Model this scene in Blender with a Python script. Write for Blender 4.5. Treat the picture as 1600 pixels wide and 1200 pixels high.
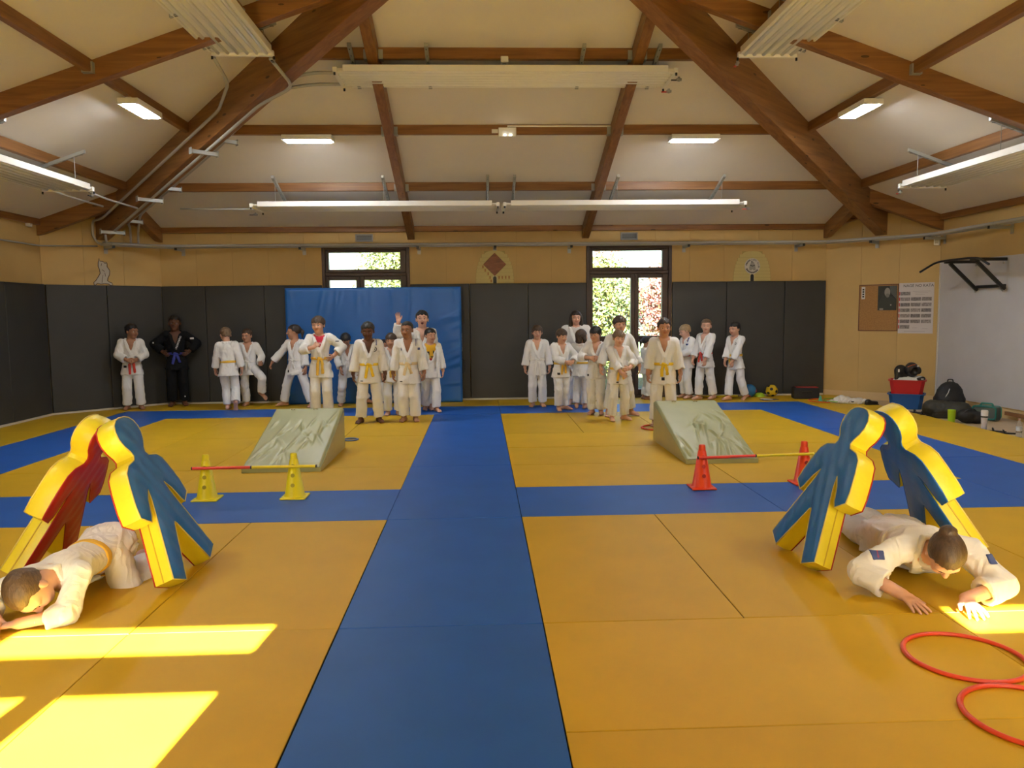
import bpy, bmesh, math, random
import numpy as np
from mathutils import Vector, Matrix
random.seed(7); RNG = np.random.RandomState(11)
for o in list(bpy.data.objects): bpy.data.objects.remove(o)
scene = bpy.context.scene
COL = scene.collection
PI = math.pi

# ---------------------------------------------------------------- camera
F_PX = 1214.54
CAM = np.array([0.7113, -5.6886, 1.5205])
yaw, pitch, roll = 0.0398076, 0.0914668, -0.0103453
fw = np.array([math.sin(yaw)*math.cos(pitch), math.cos(yaw)*math.cos(pitch), -math.sin(pitch)])
rt = np.array([math.cos(yaw), -math.sin(yaw), 0.0]); up = np.cross(rt, fw)
rt, up = math.cos(roll)*rt+math.sin(roll)*up, -math.sin(roll)*rt+math.cos(roll)*up
cd = bpy.data.cameras.new('camera'); cam = bpy.data.objects.new('camera', cd); COL.objects.link(cam)
cd.sensor_fit = 'HORIZONTAL'; cd.sensor_width = 36.0; cd.lens = F_PX/1600*36.0
cd.clip_start = .05; cd.clip_end = 300
cam.matrix_world = Matrix(((rt[0], up[0], -fw[0], CAM[0]), (rt[1], up[1], -fw[1], CAM[1]), (rt[2], up[2], -fw[2], CAM[2]), (0, 0, 0, 1)))
scene.camera = cam

# ---------------------------------------------------------------- sky, sun, exposure
SUN_EL = math.atan(.577); SUN_DRIFT = .08
world = bpy.data.worlds.new('sky'); scene.world = world; world.use_nodes = True
wn = world.node_tree; wn.nodes.clear()
wo = wn.nodes.new('ShaderNodeOutputWorld'); wb = wn.nodes.new('ShaderNodeBackground'); ws = wn.nodes.new('ShaderNodeTexSky')
ws.sky_type = 'NISHITA'; ws.sun_disc = False; ws.sun_elevation = SUN_EL; ws.sun_rotation = PI
ws.dust_density = 2.0; ws.air_density = 1.0
wb.inputs['Strength'].default_value = 0.62
wn.links.new(ws.outputs[0], wb.inputs[0]); wn.links.new(wb.outputs[0], wo.inputs[0])
sl = bpy.data.lights.new('sun', 'SUN'); sun = bpy.data.objects.new('sun', sl); COL.objects.link(sun)
sl.energy = 120.0; sl.angle = math.radians(.53); sl.color = (1, .96, .90)
sdir = Vector((SUN_DRIFT, 1.0, -math.tan(SUN_EL))).normalized()
sun.rotation_euler = sdir.to_track_quat('-Z', 'Y').to_euler(); sun.location = (0, -20, 14)
scene.view_settings.view_transform = 'Standard'; scene.view_settings.look = 'None'
scene.view_settings.gamma = 1.0; scene.view_settings.use_curve_mapping = False
scene.view_settings.exposure = 0.30
LAMP_STRENGTH = 112.0

# ---------------------------------------------------------------- materials
MATS = {}
def mat(name, col, rough=.6, var=0.0, vscale=6.0, bump=0.0, bscale=60.0, metal=0.0, spec=.5, emit=0.0, sheen=0.0, coat=0.0, vstretch=None, sss=0.0):
    if name in MATS: return MATS[name]
    m = bpy.data.materials.new(name); m.use_nodes = True; nt = m.node_tree; b = nt.nodes['Principled BSDF']
    c4 = (col[0], col[1], col[2], 1)
    b.inputs['Base Color'].default_value = c4; b.inputs['Roughness'].default_value = rough
    b.inputs['Metallic'].default_value = metal; b.inputs['Specular IOR Level'].default_value = spec
    if sheen: b.inputs['Sheen Weight'].default_value = sheen
    if coat: b.inputs['Coat Weight'].default_value = coat
    if emit:
        b.inputs['Emission Color'].default_value = c4; b.inputs['Emission Strength'].default_value = emit
    if var or bump:
        tc = nt.nodes.new('ShaderNodeTexCoord'); src = tc.outputs['Object']
        if vstretch:
            mp = nt.nodes.new('ShaderNodeMapping'); mp.inputs['Scale'].default_value = vstretch
            nt.links.new(src, mp.inputs[0]); src = mp.outputs[0]
    if var:
        n = nt.nodes.new('ShaderNodeTexNoise'); n.inputs['Scale'].default_value = vscale; n.inputs['Detail'].default_value = 4
        nt.links.new(src, n.inputs['Vector'])
        r = nt.nodes.new('ShaderNodeValToRGB'); e = r.color_ramp.elements
        e[0].position = .3; e[1].position = .7
        e[0].color = tuple(max(0, x*(1-var)) for x in col)+(1,); e[1].color = tuple(min(1, x*(1+var)) for x in col)+(1,)
        nt.links.new(n.outputs['Fac'], r.inputs[0]); nt.links.new(r.outputs[0], b.inputs['Base Color'])
    if bump:
        n2 = nt.nodes.new('ShaderNodeTexNoise'); n2.inputs['Scale'].default_value = bscale; n2.inputs['Detail'].default_value = 3
        nt.links.new(src, n2.inputs['Vector'])
        bp = nt.nodes.new('ShaderNodeBump'); bp.inputs['Strength'].default_value = bump; bp.inputs['Distance'].default_value = .01
        nt.links.new(n2.outputs['Fac'], bp.inputs['Height']); nt.links.new(bp.outputs[0], b.inputs['Normal'])
    MATS[name] = m
    return m
def wood_mat(name, dark, light, axis=0):
    if name in MATS: return MATS[name]
    m = bpy.data.materials.new(name); m.use_nodes = True; nt = m.node_tree; b = nt.nodes['Principled BSDF']
    tc = nt.nodes.new('ShaderNodeTexCoord'); mp = nt.nodes.new('ShaderNodeMapping')
    sc = [9, 9, 9]; sc[axis] = .6; mp.inputs['Scale'].default_value = sc
    n = nt.nodes.new('ShaderNodeTexNoise'); n.inputs['Scale'].default_value = 2.2; n.inputs['Detail'].default_value = 6; n.inputs['Distortion'].default_value = .6
    r = nt.nodes.new('ShaderNodeValToRGB'); r.color_ramp.elements[0].color = dark+(1,); r.color_ramp.elements[1].color = light+(1,)
    r.color_ramp.elements[0].position = .25; r.color_ramp.elements[1].position = .75
    # knots
    v = nt.nodes.new('ShaderNodeTexVoronoi'); v.inputs['Scale'].default_value = 1.0
    mp2 = nt.nodes.new('ShaderNodeMapping'); s2 = [7, 7, 7]; s2[axis] = 2.2; mp2.inputs['Scale'].default_value = s2
    lt = nt.nodes.new('ShaderNodeMath'); lt.operation = 'LESS_THAN'; lt.inputs[1].default_value = .10
    mx = nt.nodes.new('ShaderNodeMixRGB'); mx.inputs[2].default_value = tuple(x*.45 for x in dark)+(1,)
    nt.links.new(tc.outputs['Object'], mp.inputs[0]); nt.links.new(mp.outputs[0], n.inputs['Vector']); nt.links.new(n.outputs['Fac'], r.inputs[0])
    nt.links.new(tc.outputs['Object'], mp2.inputs[0]); nt.links.new(mp2.outputs[0], v.inputs['Vector']); nt.links.new(v.outputs['Distance'], lt.inputs[0])
    nt.links.new(lt.outputs[0], mx.inputs[0]); nt.links.new(r.outputs[0], mx.inputs[1]); nt.links.new(mx.outputs[0], b.inputs['Base Color'])
    b.inputs['Roughness'].default_value = .45
    MATS[name] = m
    return m
def glass_mat():
    if 'pane_glass' in MATS: return MATS['pane_glass']
    m = bpy.data.materials.new('pane_glass'); m.use_nodes = True; nt = m.node_tree; nt.nodes.clear()
    o = nt.nodes.new('ShaderNodeOutputMaterial'); t = nt.nodes.new('ShaderNodeBsdfTransparent'); g = nt.nodes.new('ShaderNodeBsdfGlossy'); x = nt.nodes.new('ShaderNodeMixShader')
    t.inputs[0].default_value = (.96, .98, .97, 1); g.inputs['Roughness'].default_value = .02; x.inputs[0].default_value = .06
    nt.links.new(t.outputs[0], x.inputs[1]); nt.links.new(g.outputs[0], x.inputs[2]); nt.links.new(x.outputs[0], o.inputs[0])
    MATS['pane_glass'] = m
    return m
def clear_plastic():
    if 'clear_plastic' in MATS: return MATS['clear_plastic']
    m = bpy.data.materials.new('clear_plastic'); m.use_nodes = True; b = m.node_tree.nodes['Principled BSDF']
    b.inputs['Transmission Weight'].default_value = .9; b.inputs['Roughness'].default_value = .08; b.inputs['IOR'].default_value = 1.2
    b.inputs['Base Color'].default_value = (.86, .9, .92, 1)
    MATS['clear_plastic'] = m
    return m

# ---------------------------------------------------------------- mesh helpers
def nobj(name, data, parent=None, loc=None):
    o = bpy.data.objects.new(name, data); COL.objects.link(o)
    if parent is not None: o.parent = parent
    if loc is not None: o.location = loc
    return o
def tag(o, label=None, cat=None, group=None, kind=None):
    if label: o['label'] = label
    if cat: o['category'] = cat
    if group: o['group'] = group
    if kind: o['kind'] = kind
    return o
def empty(name, loc=(0, 0, 0), rz=0, label=None, cat=None, group=None, kind=None):
    o = nobj(name, None, None, loc); o.rotation_euler = (0, 0, rz); o.empty_display_size = .1
    return tag(o, label, cat, group, kind)
class MB:
    """collects shapes, build() links them as ONE mesh object"""
    def __init__(s): s.v = []; s.f = []; s.m = []
    def add(s, vs, fs, mi=0):
        n = len(s.v); s.v += [tuple(map(float, p)) for p in vs]; s.f += [tuple(i+n for i in f) for f in fs]; s.m += [mi]*len(fs); return s
    def box(s, a, b, mi=0, M=None):
        x0, y0, z0 = a; x1, y1, z1 = b
        vs = [(x0,y0,z0),(x1,y0,z0),(x1,y1,z0),(x0,y1,z0),(x0,y0,z1),(x1,y0,z1),(x1,y1,z1),(x0,y1,z1)]
        if M is not None: vs = [tuple(M @ Vector(p)) for p in vs]
        return s.add(vs, [(0,3,2,1),(4,5,6,7),(0,1,5,4),(1,2,6,5),(2,3,7,6),(3,0,4,7)], mi)
    def hexa(s, vs, mi=0): return s.add(vs, [(0,3,2,1),(4,5,6,7),(0,1,5,4),(1,2,6,5),(2,3,7,6),(3,0,4,7)], mi)
    def tube(s, pts, r, n=8, mi=0, closed=False, caps=True, flat=1.0):
        P = [Vector(p) for p in pts]; rs = r if isinstance(r, (list, tuple)) else [r]*len(P)
        k = len(P); up0 = None; rings = []
        for i in range(k):
            if closed: d = P[(i+1) % k]-P[i-1]
            else: d = (P[min(i+1, k-1)]-P[max(i-1, 0)])
            d.normalize()
            if up0 is None:
                up0 = Vector((0, 0, 1)) if abs(d.z) < .9 else Vector((1, 0, 0))
            u = up0-d*up0.dot(d); u.normalize(); up0 = u; w = d.cross(u)
            rings.append([P[i]+(w*math.cos(2*PI*j/n)+u*math.sin(2*PI*j/n)*flat)*rs[i] for j in range(n)])
        vs = [p for ring in rings for p in ring]; fs = []
        for i in range(k if closed else k-1):
            a = i*n; b = ((i+1) % k)*n
            fs += [(a+j, a+(j+1) % n, b+(j+1) % n, b+j) for j in range(n)]
        if caps and not closed:
            fs.append(tuple(range(n-1, -1, -1))); fs.append(tuple((k-1)*n+j for j in range(n)))
        return s.add(vs, fs, mi)
    def lathe(s, prof, n=20, mi=0, c=(0, 0, 0), M=None):
        vs = []; fs = []
        for (r, z) in prof:
            for j in range(n): vs.append((c[0]+r*math.cos(2*PI*j/n), c[1]+r*math.sin(2*PI*j/n), c[2]+z))
        for i in range(len(prof)-1):
            a = i*n; b = a+n
            fs += [(a+j, a+(j+1) % n, b+(j+1) % n, b+j) for j in range(n)]
        fs.append(tuple(range(n-1, -1, -1))); fs.append(tuple((len(prof)-1)*n+j for j in range(n)))
        if M is not None: vs = [tuple(M @ Vector(p)) for p in vs]
        return s.add(vs, fs, mi)
    def prism(s, poly, t, M=None, mi=0):
        """poly: (u,v) ccw, extruded 0..t along local z"""
        n = len(poly); vs = [(u, v, 0) for u, v in poly]+[(u, v, t) for u, v in poly]
        if M is not None: vs = [tuple(M @ Vector(p)) for p in vs]
        fs = [tuple(range(n-1, -1, -1)), tuple(range(n, 2*n))]+[(i, (i+1) % n, n+(i+1) % n, n+i) for i in range(n)]
        return s.add(vs, fs, mi)
    def ball(s, c, r, n=12, mi=0, M=None):
        rr = r if isinstance(r, (tuple, list)) else (r, r, r); vs = []; fs = []; m = n//2
        for i in range(m+1):
            th = PI*i/m
            for j in range(n):
                p = (c[0]+rr[0]*math.sin(th)*math.cos(2*PI*j/n), c[1]+rr[1]*math.sin(th)*math.sin(2*PI*j/n), c[2]+rr[2]*math.cos(th))
                vs.append(tuple(M @ Vector(p)) if M is not None else p)
        for i in range(m):
            for j in range(n): fs.append((i*n+j, (i+1)*n+j, (i+1)*n+(j+1) % n, i*n+(j+1) % n))
        return s.add(vs, fs, mi)
    def mesh(s, name, mats, smooth=False, bevel=0, seg=2, angle=None):
        me = bpy.data.meshes.new(name); me.from_pydata(s.v, [], s.f)
        for m in (mats if isinstance(mats, (list, tuple)) else [mats]): me.materials.append(m)
        bm = bmesh.new(); bm.from_mesh(me)
        for f, mi in zip(bm.faces, s.m): f.material_index = mi
        bmesh.ops.remove_doubles(bm, verts=bm.verts, dist=1e-6)
        bmesh.ops.recalc_face_normals(bm, faces=bm.faces)
        if bevel:
            es = [e for e in bm.edges if len(e.link_faces) == 2 and e.calc_face_angle(0) > .5]
            bmesh.ops.bevel(bm, geom=es, offset=bevel, segments=seg, affect='EDGES', profile=.5, clamp_overlap=True)
        if smooth:
            for f in bm.faces: f.smooth = True
            if angle:
                for e in bm.edges:
                    if len(e.link_faces) == 2 and e.calc_face_angle(0) > angle: e.smooth = False
        bm.to_mesh(me); bm.free()
        return me
    def build(s, name, mats, parent=None, loc=None, **k): return nobj(name, s.mesh(name, mats, **k), parent, loc)
def rot_between(z, x=None):
    """matrix with local z along z"""
    z = Vector(z).normalized(); x = Vector(x) if x is not None else (Vector((1, 0, 0)) if abs(z.x) < .9 else Vector((0, 1, 0)))
    x = (x-z*x.dot(z)).normalized(); y = z.cross(x)
    return Matrix(((x.x, y.x, z.x, 0), (x.y, y.y, z.y, 0), (x.z, y.z, z.z, 0), (0, 0, 0, 1)))
def frame_mat(o, x, y, z):
    return Matrix(((x[0], y[0], z[0], o[0]), (x[1], y[1], z[1], o[1]), (x[2], y[2], z[2], o[2]), (0, 0, 0, 1)))
def smooth_path(pts, r=.1, n=5):
    """round the corners of a polyline"""
    P = [Vector(p) for p in pts]; out = [P[0]]
    for i in range(1, len(P)-1):
        a = (P[i-1]-P[i]); b = (P[i+1]-P[i]); q = min(r, a.length*.45, b.length*.45)
        A = P[i]+a.normalized()*q; B = P[i]+b.normalized()*q
        for k in range(n+1):
            t = k/n; out.append(A*(1-t)**2+P[i]*2*t*(1-t)+B*t*t)
    out.append(P[-1]); return out
def text_mesh(body, size, name='lettering', extrude=.001):
    c = bpy.data.curves.new(name, 'FONT'); c.body = body; c.size = size; c.align_x = 'CENTER'; c.align_y = 'CENTER'; c.extrude = extrude
    t = bpy.data.objects.new(name+'_tmp', c); COL.objects.link(t)
    dg = bpy.context.evaluated_depsgraph_get(); me = bpy.data.meshes.new_from_object(t.evaluated_get(dg))
    bpy.data.objects.remove(t); bpy.data.curves.remove(c); return me
def text(body, size, material, parent, M, name='lettering'):
    me = text_mesh(body, size, name); me.materials.clear(); me.materials.append(material); me.transform(M)
    return nobj(name, me, parent)
# ---------------------------------------------------------------- room constants
CX, CY, HALF, CH = 1.05, .9, 7.1, 1.3          # centre, half width, corner cut
WZ, SL = 3.0, .346                              # wall height, roof slope
XL, XR, YB, YF = CX-HALF, CX+HALF, CY+HALF, CY-HALF
APEX = WZ+SL*HALF
WT = .2
m_wall = mat('cream_wall', (.58, .395, .145), .7, var=.05, vscale=2.0, bump=.05, bscale=90)
m_back = mat('wall_joint_dark', (.42, .28, .10), .8)
m_ceil = mat('ceiling_board', (.79, .74, .67), .8, var=.03, vscale=1.2, bump=.03, bscale=40)
m_pad = mat('charcoal_vinyl_pad', (.037, .037, .034), .55, var=.08, vscale=3, bump=.06, bscale=220)
m_yel = mat('yellow_mat', (.60, .37, .016), .50, var=.05, vscale=2.5, bump=.10, bscale=260, spec=.22)
m_blu = mat('blue_mat', (.021, .112, .46), .46, var=.07, vscale=2.5, bump=.10, bscale=260, spec=.22)
m_floor = mat('beige_linoleum', (.50, .38, .24), .5, var=.06, vscale=5)
m_base = mat('cream_skirting', (.66, .48, .24), .5)
m_line = mat('pale_strip', (.62, .56, .45), .6)
WOODX = wood_mat('larch_beam_x', (.17, .068, .018), (.34, .155, .045), 0)
WOODY = wood_mat('larch_beam_y', (.17, .068, .018), (.34, .155, .045), 1)
m_dark = mat('brown_window_frame', (.055, .028, .020), .4, var=.1, vscale=8)
m_white = mat('white_board', (.56, .55, .56), .55, var=.03, vscale=3)
m_galv = mat('galvanised_steel', (.40, .41, .39), .45, metal=.4)
m_pipe = mat('grey_painted_pipe', (.44, .43, .40), .45, metal=.1)

# walls: frame (origin, along, inward normal)
S2 = math.sqrt(.5)
WALLS = {
 'back': ((XL+CH, YB), (1, 0), (0, -1), 2*HALF-2*CH),
 'right': ((XR, YB-CH), (0, -1), (-1, 0), 2*HALF-2*CH),
 'front': ((XR-CH, YF), (-1, 0), (0, 1), 2*HALF-2*CH),
 'left': ((XL, YF+CH), (0, 1), (1, 0), 2*HALF-2*CH),
 'back_right': ((XR-CH, YB), (S2, -S2), (-S2, -S2), CH/S2),
 'back_left': ((XL, YB-CH), (S2, S2), (S2, -S2), CH/S2),
 'front_right': ((XR, YF+CH), (-S2, -S2), (-S2, S2), CH/S2),
 'front_left': ((XL+CH, YF), (-S2, S2), (S2, S2), CH/S2),
}
def wmat(side, d=0):
    o, t, n, L = WALLS[side]
    # local x along wall, y up, z inward
    return frame_mat((o[0]+n[0]*d, o[1]+n[1]*d, 0), (t[0], t[1], 0), (0, 0, 1), (n[0], n[1], 0))
def wpt(side, u, z, d=0): return tuple(wmat(side) @ Vector((u, z, d)))
def rects(u0, u1, z0, z1, holes):
    out = [(u0, u1, z0, z1)]
    for (a, b, c, d) in holes:
        nx = []
        for (p, q, r, s) in out:
            if b <= p or a >= q or d <= r or c >= s: nx.append((p, q, r, s)); continue
            if a > p: nx.append((p, a, r, s))
            if b < q: nx.append((b, q, r, s))
            lo, hi = max(a, p), min(b, q)
            if c > r: nx.append((lo, hi, r, c))
            if d < s: nx.append((lo, hi, d, s))
        out = nx
    return out
WIN_W = [(-2.01, -.50), (2.58, 4.09)]; WIN_TOP = 2.67
def win_holes(side):
    L = WALLS[side][3]; x0 = XL+CH
    if side == 'back': return [(a-x0, b-x0, -.06, WIN_TOP) for a, b in WIN_W]
    if side == 'front': return [(XR-CH-b, XR-CH-a, -.06, WIN_TOP) for a, b in WIN_W]
    return []
walls = {}
def topz(side, u):
    L = WALLS[side][3]
    return WZ+(SL*(CH/2-abs(u-L/2)*S2) if '_' in side else 0)
for side in WALLS:
    L = WALLS[side][3]; M = wmat(side); mb = MB(); chamfer = '_' in side
    if chamfer:
        t = WZ+SL*CH/2+.05
        mb.prism([(-.06, -.06), (L+.06, -.06), (L+.06, WZ+.02), (L/2, t), (-.06, WZ+.02)], WT, M @ Matrix.Translation((0, 0, -WT)))
    else:
        for (a, b, c, d) in rects(-.05, L+.05, -.06, WZ+.03, win_holes(side)):
            mb.box((a, c, -WT), (b, d, 0), 0, M)
    w = mb.build('wall_'+side, m_back if side in ('back', 'back_left', 'back_right') else m_wall); tag(w, kind='structure'); walls[side] = w
    tag(w, {'back': 'cream panelled back wall with two brown windows', 'left': 'cream left wall above dark padding', 'right': 'cream right wall behind the white board', 'front': 'cream front wall behind the camera',
        'back_left': 'cut corner wall on the left with grey wrestler figure', 'back_right': 'cut corner wall on the right with cork board'}.get(side, 'cream cut corner wall behind the camera'))
    # panels as pieces
    if side in ('back', 'back_left', 'back_right'):
        n = max(1, round(L/.605)); w_ = L/n; g = .0016
        for i in range(n):
            a, b = i*w_+g, (i+1)*w_-g
            for (p, q, r, s) in rects(a, b, 0, WZ, win_holes(side)):
                if q-p < .02: continue
                mm = MB()
                if chamfer and s == WZ:
                    pts = [(p, r), (q, r), (q, topz(side, q)+.02)]
                    if p < L/2 < q: pts.append((L/2, topz(side, L/2)+.02))
                    pts.append((p, topz(side, p)+.02))
                    mm.prism(pts, .012, M)
                else: mm.box((p, r, 0), (q, s, .012), 0, M)
                o = mm.build('wall_panel', m_wall, w)

# ---------------------------------------------------------------- wall padding (pieces of the walls)
def pads(side, joints, h=2.03, z0=.0):
    M = wmat(side)
    for a, b in joints:
        mb = MB(); mb.box((a+.004, z0+.03, .012), (b-.004, h, .062), 0, M)
        o = mb.build('wall_pad', m_pad, walls[side], bevel=.008, seg=2)
x0 = XL+CH
pads('back', [(a-x0, b-x0) for a, b in ((-4.74, -4.0), (-4.0, -3.0), (-3.0, -2.012), (-.498, .53), (.53, 1.55), (1.55, 2.577), (4.093, 5.06), (5.06, 6.10), (6.10, 6.84))])
L_ = WALLS['back_left'][3]; pads('back_left', [(.03, L_/2), (L_/2, L_-.03)])
LL = WALLS['left'][3]
pads('left', [(LL-.03-(i+1)*1.03, LL-.03-i*1.03) for i in range(11)])
# pale strips at the foot of the padding, skirting on the right
def strip(name, side, a, b, h, d, m, z=0):
    mb = MB(); mb.box((a, z, 0), (b, z+h, d), 0, wmat(side)); return tag(mb.build(name, m), kind='structure')
strip('baseboard_back', 'back', .02, -2.01-x0, .028, .075, m_line); strip('baseboard_back_mid', 'back', -.5-x0, 2.58-x0, .028, .075, m_line)
strip('baseboard_back_right', 'back', 4.09-x0, 11.58, .028, .075, m_line)
strip('baseboard_left_corner', 'back_left', .0, L_, .028, .075, m_line); strip('baseboard_left', 'left', .0, LL, .028, .075, m_line)
strip('baseboard_right_corner', 'back_right', .02, L_-.02, .13, .03, m_base, -.04); strip('baseboard_right', 'right', .02, LL-.02, .13, .035, m_base, -.04)

# ---------------------------------------------------------------- windows (full height, brown frames)
def window(name, side, a, b, wide_first, label):
    """a..b in world X; pane split like the photograph"""
    o = empty(name, (0, 0, 0), 0, label, None, None, 'structure'); yw = YB if side == 'back' else YF; sg = -1 if side == 'back' else 1
    def bx(n, p, q, r, s, d0, d1, m, par=o):
        mb = MB(); y0, y1 = sorted((yw+sg*d0, yw+sg*d1)); mb.box((p, y0, r), (q, y1, s)); return mb.build(n, m, par, bevel=.006, seg=1)
    bx('jamb', a, a+.06, 0, WIN_TOP, -.14, .025, m_dark); bx('jamb', b-.06, b, 0, WIN_TOP, -.14, .025, m_dark)
    bx('head_rail', a+.06, b-.06, WIN_TOP-.045, WIN_TOP, -.14, .025, m_dark); bx('sill_rail', a+.06, b-.06, -.03, .03, -.14, .025, m_dark)
    split = (a+.79, a+.93) if wide_first else (b-.93, b-.79)
    def sash(p, q, r, s, gp, gq, gr, gs):
        f = bx('sash', p, gp, r, s, -.10, .0, m_dark)
        for (x1, x2, z1, z2) in ((gq, q, r, s), (gp, gq, r, gr), (gp, gq, gs, s)):
            bx('sash_rail', x1, x2, z1, z2, -.10, .0, m_dark, f)
        bx('pane', gp-.004, gq+.004, gr-.004, gs+.004, -.052, -.046, glass_mat())
    mid = (split[0]+split[1])/2
    bx('transom_bar', a+.06, b-.06, 2.18, 2.235, -.14, .02, m_dark)
    sash(a+.062, b-.062, 2.237, WIN_TOP-.047, a+.115, b-.165, 2.295, 2.585)
    g1 = (a+.115, split[0]+.0, .12, .98); g2 = (split[1], b-.165, .12, .98)
    for gp, gq, p, q in ((g1[0], g1[1], a+.062, mid-.002), (g2[0], g2[1], mid+.002, b-.062)):
        sash(p, q, 1.03, 2.178, gp, gq, 1.09, 2.11); sash(p, q, .032, 1.028, gp, gq, .14, .98)
    return o
window('window_1', 'back', *WIN_W[0], False, 'brown framed window behind the blue crash mat'); window('window_2', 'back', *WIN_W[1], True, 'brown framed window with red and green trees outside')
window('window_3', 'front', *WIN_W[0], False, 'brown framed sunlit window behind the camera on the left'); window('window_4', 'front', *WIN_W[1], True, 'brown framed sunlit window behind the camera on the right')

# ---------------------------------------------------------------- ceiling with beams
E_ = HALF+.35
def zc(d): return WZ+SL*d
mb = MB()
inner = [(CX-E_, CY-E_, zc(-.35)), (CX+E_, CY-E_, zc(-.35)), (CX+E_, CY+E_, zc(-.35)), (CX-E_, CY+E_, zc(-.35)), (CX, CY, APEX)]
outer = [(x, y, z+.16) for x, y, z in inner]
fs = [(i, (i+1) % 4, 4) for i in range(4)]+[(5+(i+1) % 4, 5+i, 9) for i in range(4)]+[(i, 5+i, 5+(i+1) % 4, (i+1) % 4) for i in range(4)]
mb.add(inner+outer, fs); ceiling = mb.build('ceiling', m_ceil); tag(ceiling, 'cream pyramid ceiling with brown timber beams', kind='structure')
m_sun_clip = mat('added_sun_clip', (.45, .40, .33), .6)  # unseen boards added below the eaves to cut off the sun patches
for k in range(4):
    mb = MB(); q = E_; a = [((CX-q, CY+q-.03), (CX+q, CY+q)), ((CX-q, CY-q), (CX-q+.03, CY+q)), ((CX-q, CY-q), (CX+q, CY-q+.03)), ((CX+q-.03, CY-q), (CX+q, CY+q))][k]
    mb.box((a[0][0], a[0][1], 2.65), (a[1][0], a[1][1], zc(-.35)+.16)); mb.build('added_sun_clip', m_sun_clip, ceiling)
def PP(k, s, d, dz=0):
    x, y = ((CX+s, CY+HALF-d), (CX-HALF+d, CY+s), (CX-s, CY-HALF+d), (CX+HALF-d, CY-s))[k]
    return Vector((x, y, zc(d)+dz))
def beam(name, a, b, w, depth, parent=ceiling, m=None, top=.01):
    """vertical sided beam under the ceiling line a-b; local x along the beam"""
    a, b = Vector(a), Vector(b); h = Vector((b.x-a.x, b.y-a.y, 0)); Lh = h.length; h.normalize(); s = Vector((-h.y, h.x, 0)); dz = (b.z-a.z)
    mb = MB(); v = []
    for t, z in ((0, 0), (1, dz)):
        for sy in (-1, 1):
            v.append((t*Lh, sy*w/2, z-depth)); v.append((t*Lh, sy*w/2, z+top))
    mb.add([v[0], v[4], v[6], v[2], v[1], v[5], v[7], v[3]], [(0,3,2,1),(4,5,6,7),(0,1,5,4),(1,2,6,5),(2,3,7,6),(3,0,4,7)])
    o = mb.build(name, m or WOODX, parent, bevel=.006, seg=1); o.matrix_local = frame_mat(a, h, s, (0, 0, 1)); return o
for sx, sy in ((-1, 1), (1, 1), (-1, -1), (1, -1)):
    q = HALF-CH/2; a = (CX+sx*q, CY+sy*q, zc(CH/2)); beam('hip_beam', a, (CX, CY, APEX), .19, .47)
for k in range(4):
    for s in (-1.515, 1.515): beam('rafter', PP(k, s, .0), PP(k, s, HALF-1.515), .12, .21)
    for s in (-5.8, 5.8): beam('jack_rafter', PP(k, s, 0), PP(k, s, 1.3), .12, .23)
    for i in (1, 2, 3, 4):
        d = 1.48*i; e = HALF-d
        cuts = [-e]+[c for c in (-1.515, 1.515) if abs(c) < e]+[e]
        for a, b in zip(cuts[:-1], cuts[1:]):
            beam('purlin', PP(k, a+.02, d), PP(k, b-.02, d), .075, .115)
        for c in (-1.515, 1.515):
            if abs(c) < e:
                for sg in (-1, 1):
                    p = PP(k, c+sg*.075, d); mb = MB(); mb.box((-.035, -.055, -.125), (.035, .055, -.02))
                    o = mb.build('joist_hanger', m_galv, ceiling); o.matrix_local = frame_mat(p, (1, 0, 0) if k % 2 == 0 else (0, 1, 0), (0, 1, 0) if k % 2 == 0 else (-1, 0, 0), (0, 0, 1))
    t = beam('trim_%d' % (k+1), PP(k, -5.8, .035), PP(k, 5.8, .035), .07, .085, None); tag(t, ['brown timber plate along the top of the back wall', 'brown timber plate along the top of the left wall', 'brown timber plate above the front wall', 'brown timber plate along the top of the right wall'][k], kind='structure')
for k, (side, nm) in enumerate((('back_left', 'left'), ('back_right', 'right'))):
    L = WALLS[side][3]
    for a, b in ((0, L/2), (L/2, L)):
        pa = wpt(side, a, topz(side, a), .05); pb = wpt(side, b, topz(side, b), .05); t = beam('gable_plate', pa, pb, .08, .08)

# ---------------------------------------------------------------- floor and judo mats
for m in (m_yel, m_blu):
    nt = m.node_tree; b = nt.nodes['Principled BSDF']; l = b.inputs['Base Color'].links[0]; src = l.from_socket
    oi = nt.nodes.new('ShaderNodeObjectInfo'); mr = nt.nodes.new('ShaderNodeMapRange'); mr.inputs[3].default_value = .93; mr.inputs[4].default_value = 1.05
    hs = nt.nodes.new('ShaderNodeHueSaturation'); nt.links.new(oi.outputs['Random'], mr.inputs[0]); nt.links.new(mr.outputs[0], hs.inputs['Value'])
    nt.links.new(src, hs.inputs['Color']); nt.links.new(hs.outputs[0], b.inputs['Base Color'])
mb = MB(); mb.box((XL-.1, YF-.1, -.14), (XR+.1, YB+.1, -.04)); floor = mb.build('floor', m_floor); tag(floor, 'hall floor covered with yellow and blue judo mats', kind='structure')
def clip(poly, n, c):
    out = []
    for i in range(len(poly)):
        p, q = poly[i], poly[(i+1) % len(poly)]; dp = n[0]*p[0]+n[1]*p[1]-c; dq = n[0]*q[0]+n[1]*q[1]-c
        if dp <= 0: out.append(p)
        if dp*dq < 0:
            t = dp/(dp-dq); out.append((p[0]+(q[0]-p[0])*t, p[1]+(q[1]-p[1])*t))
    return out
m_under = mat('mat_underside', (.02, .02, .02), .8)
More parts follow.
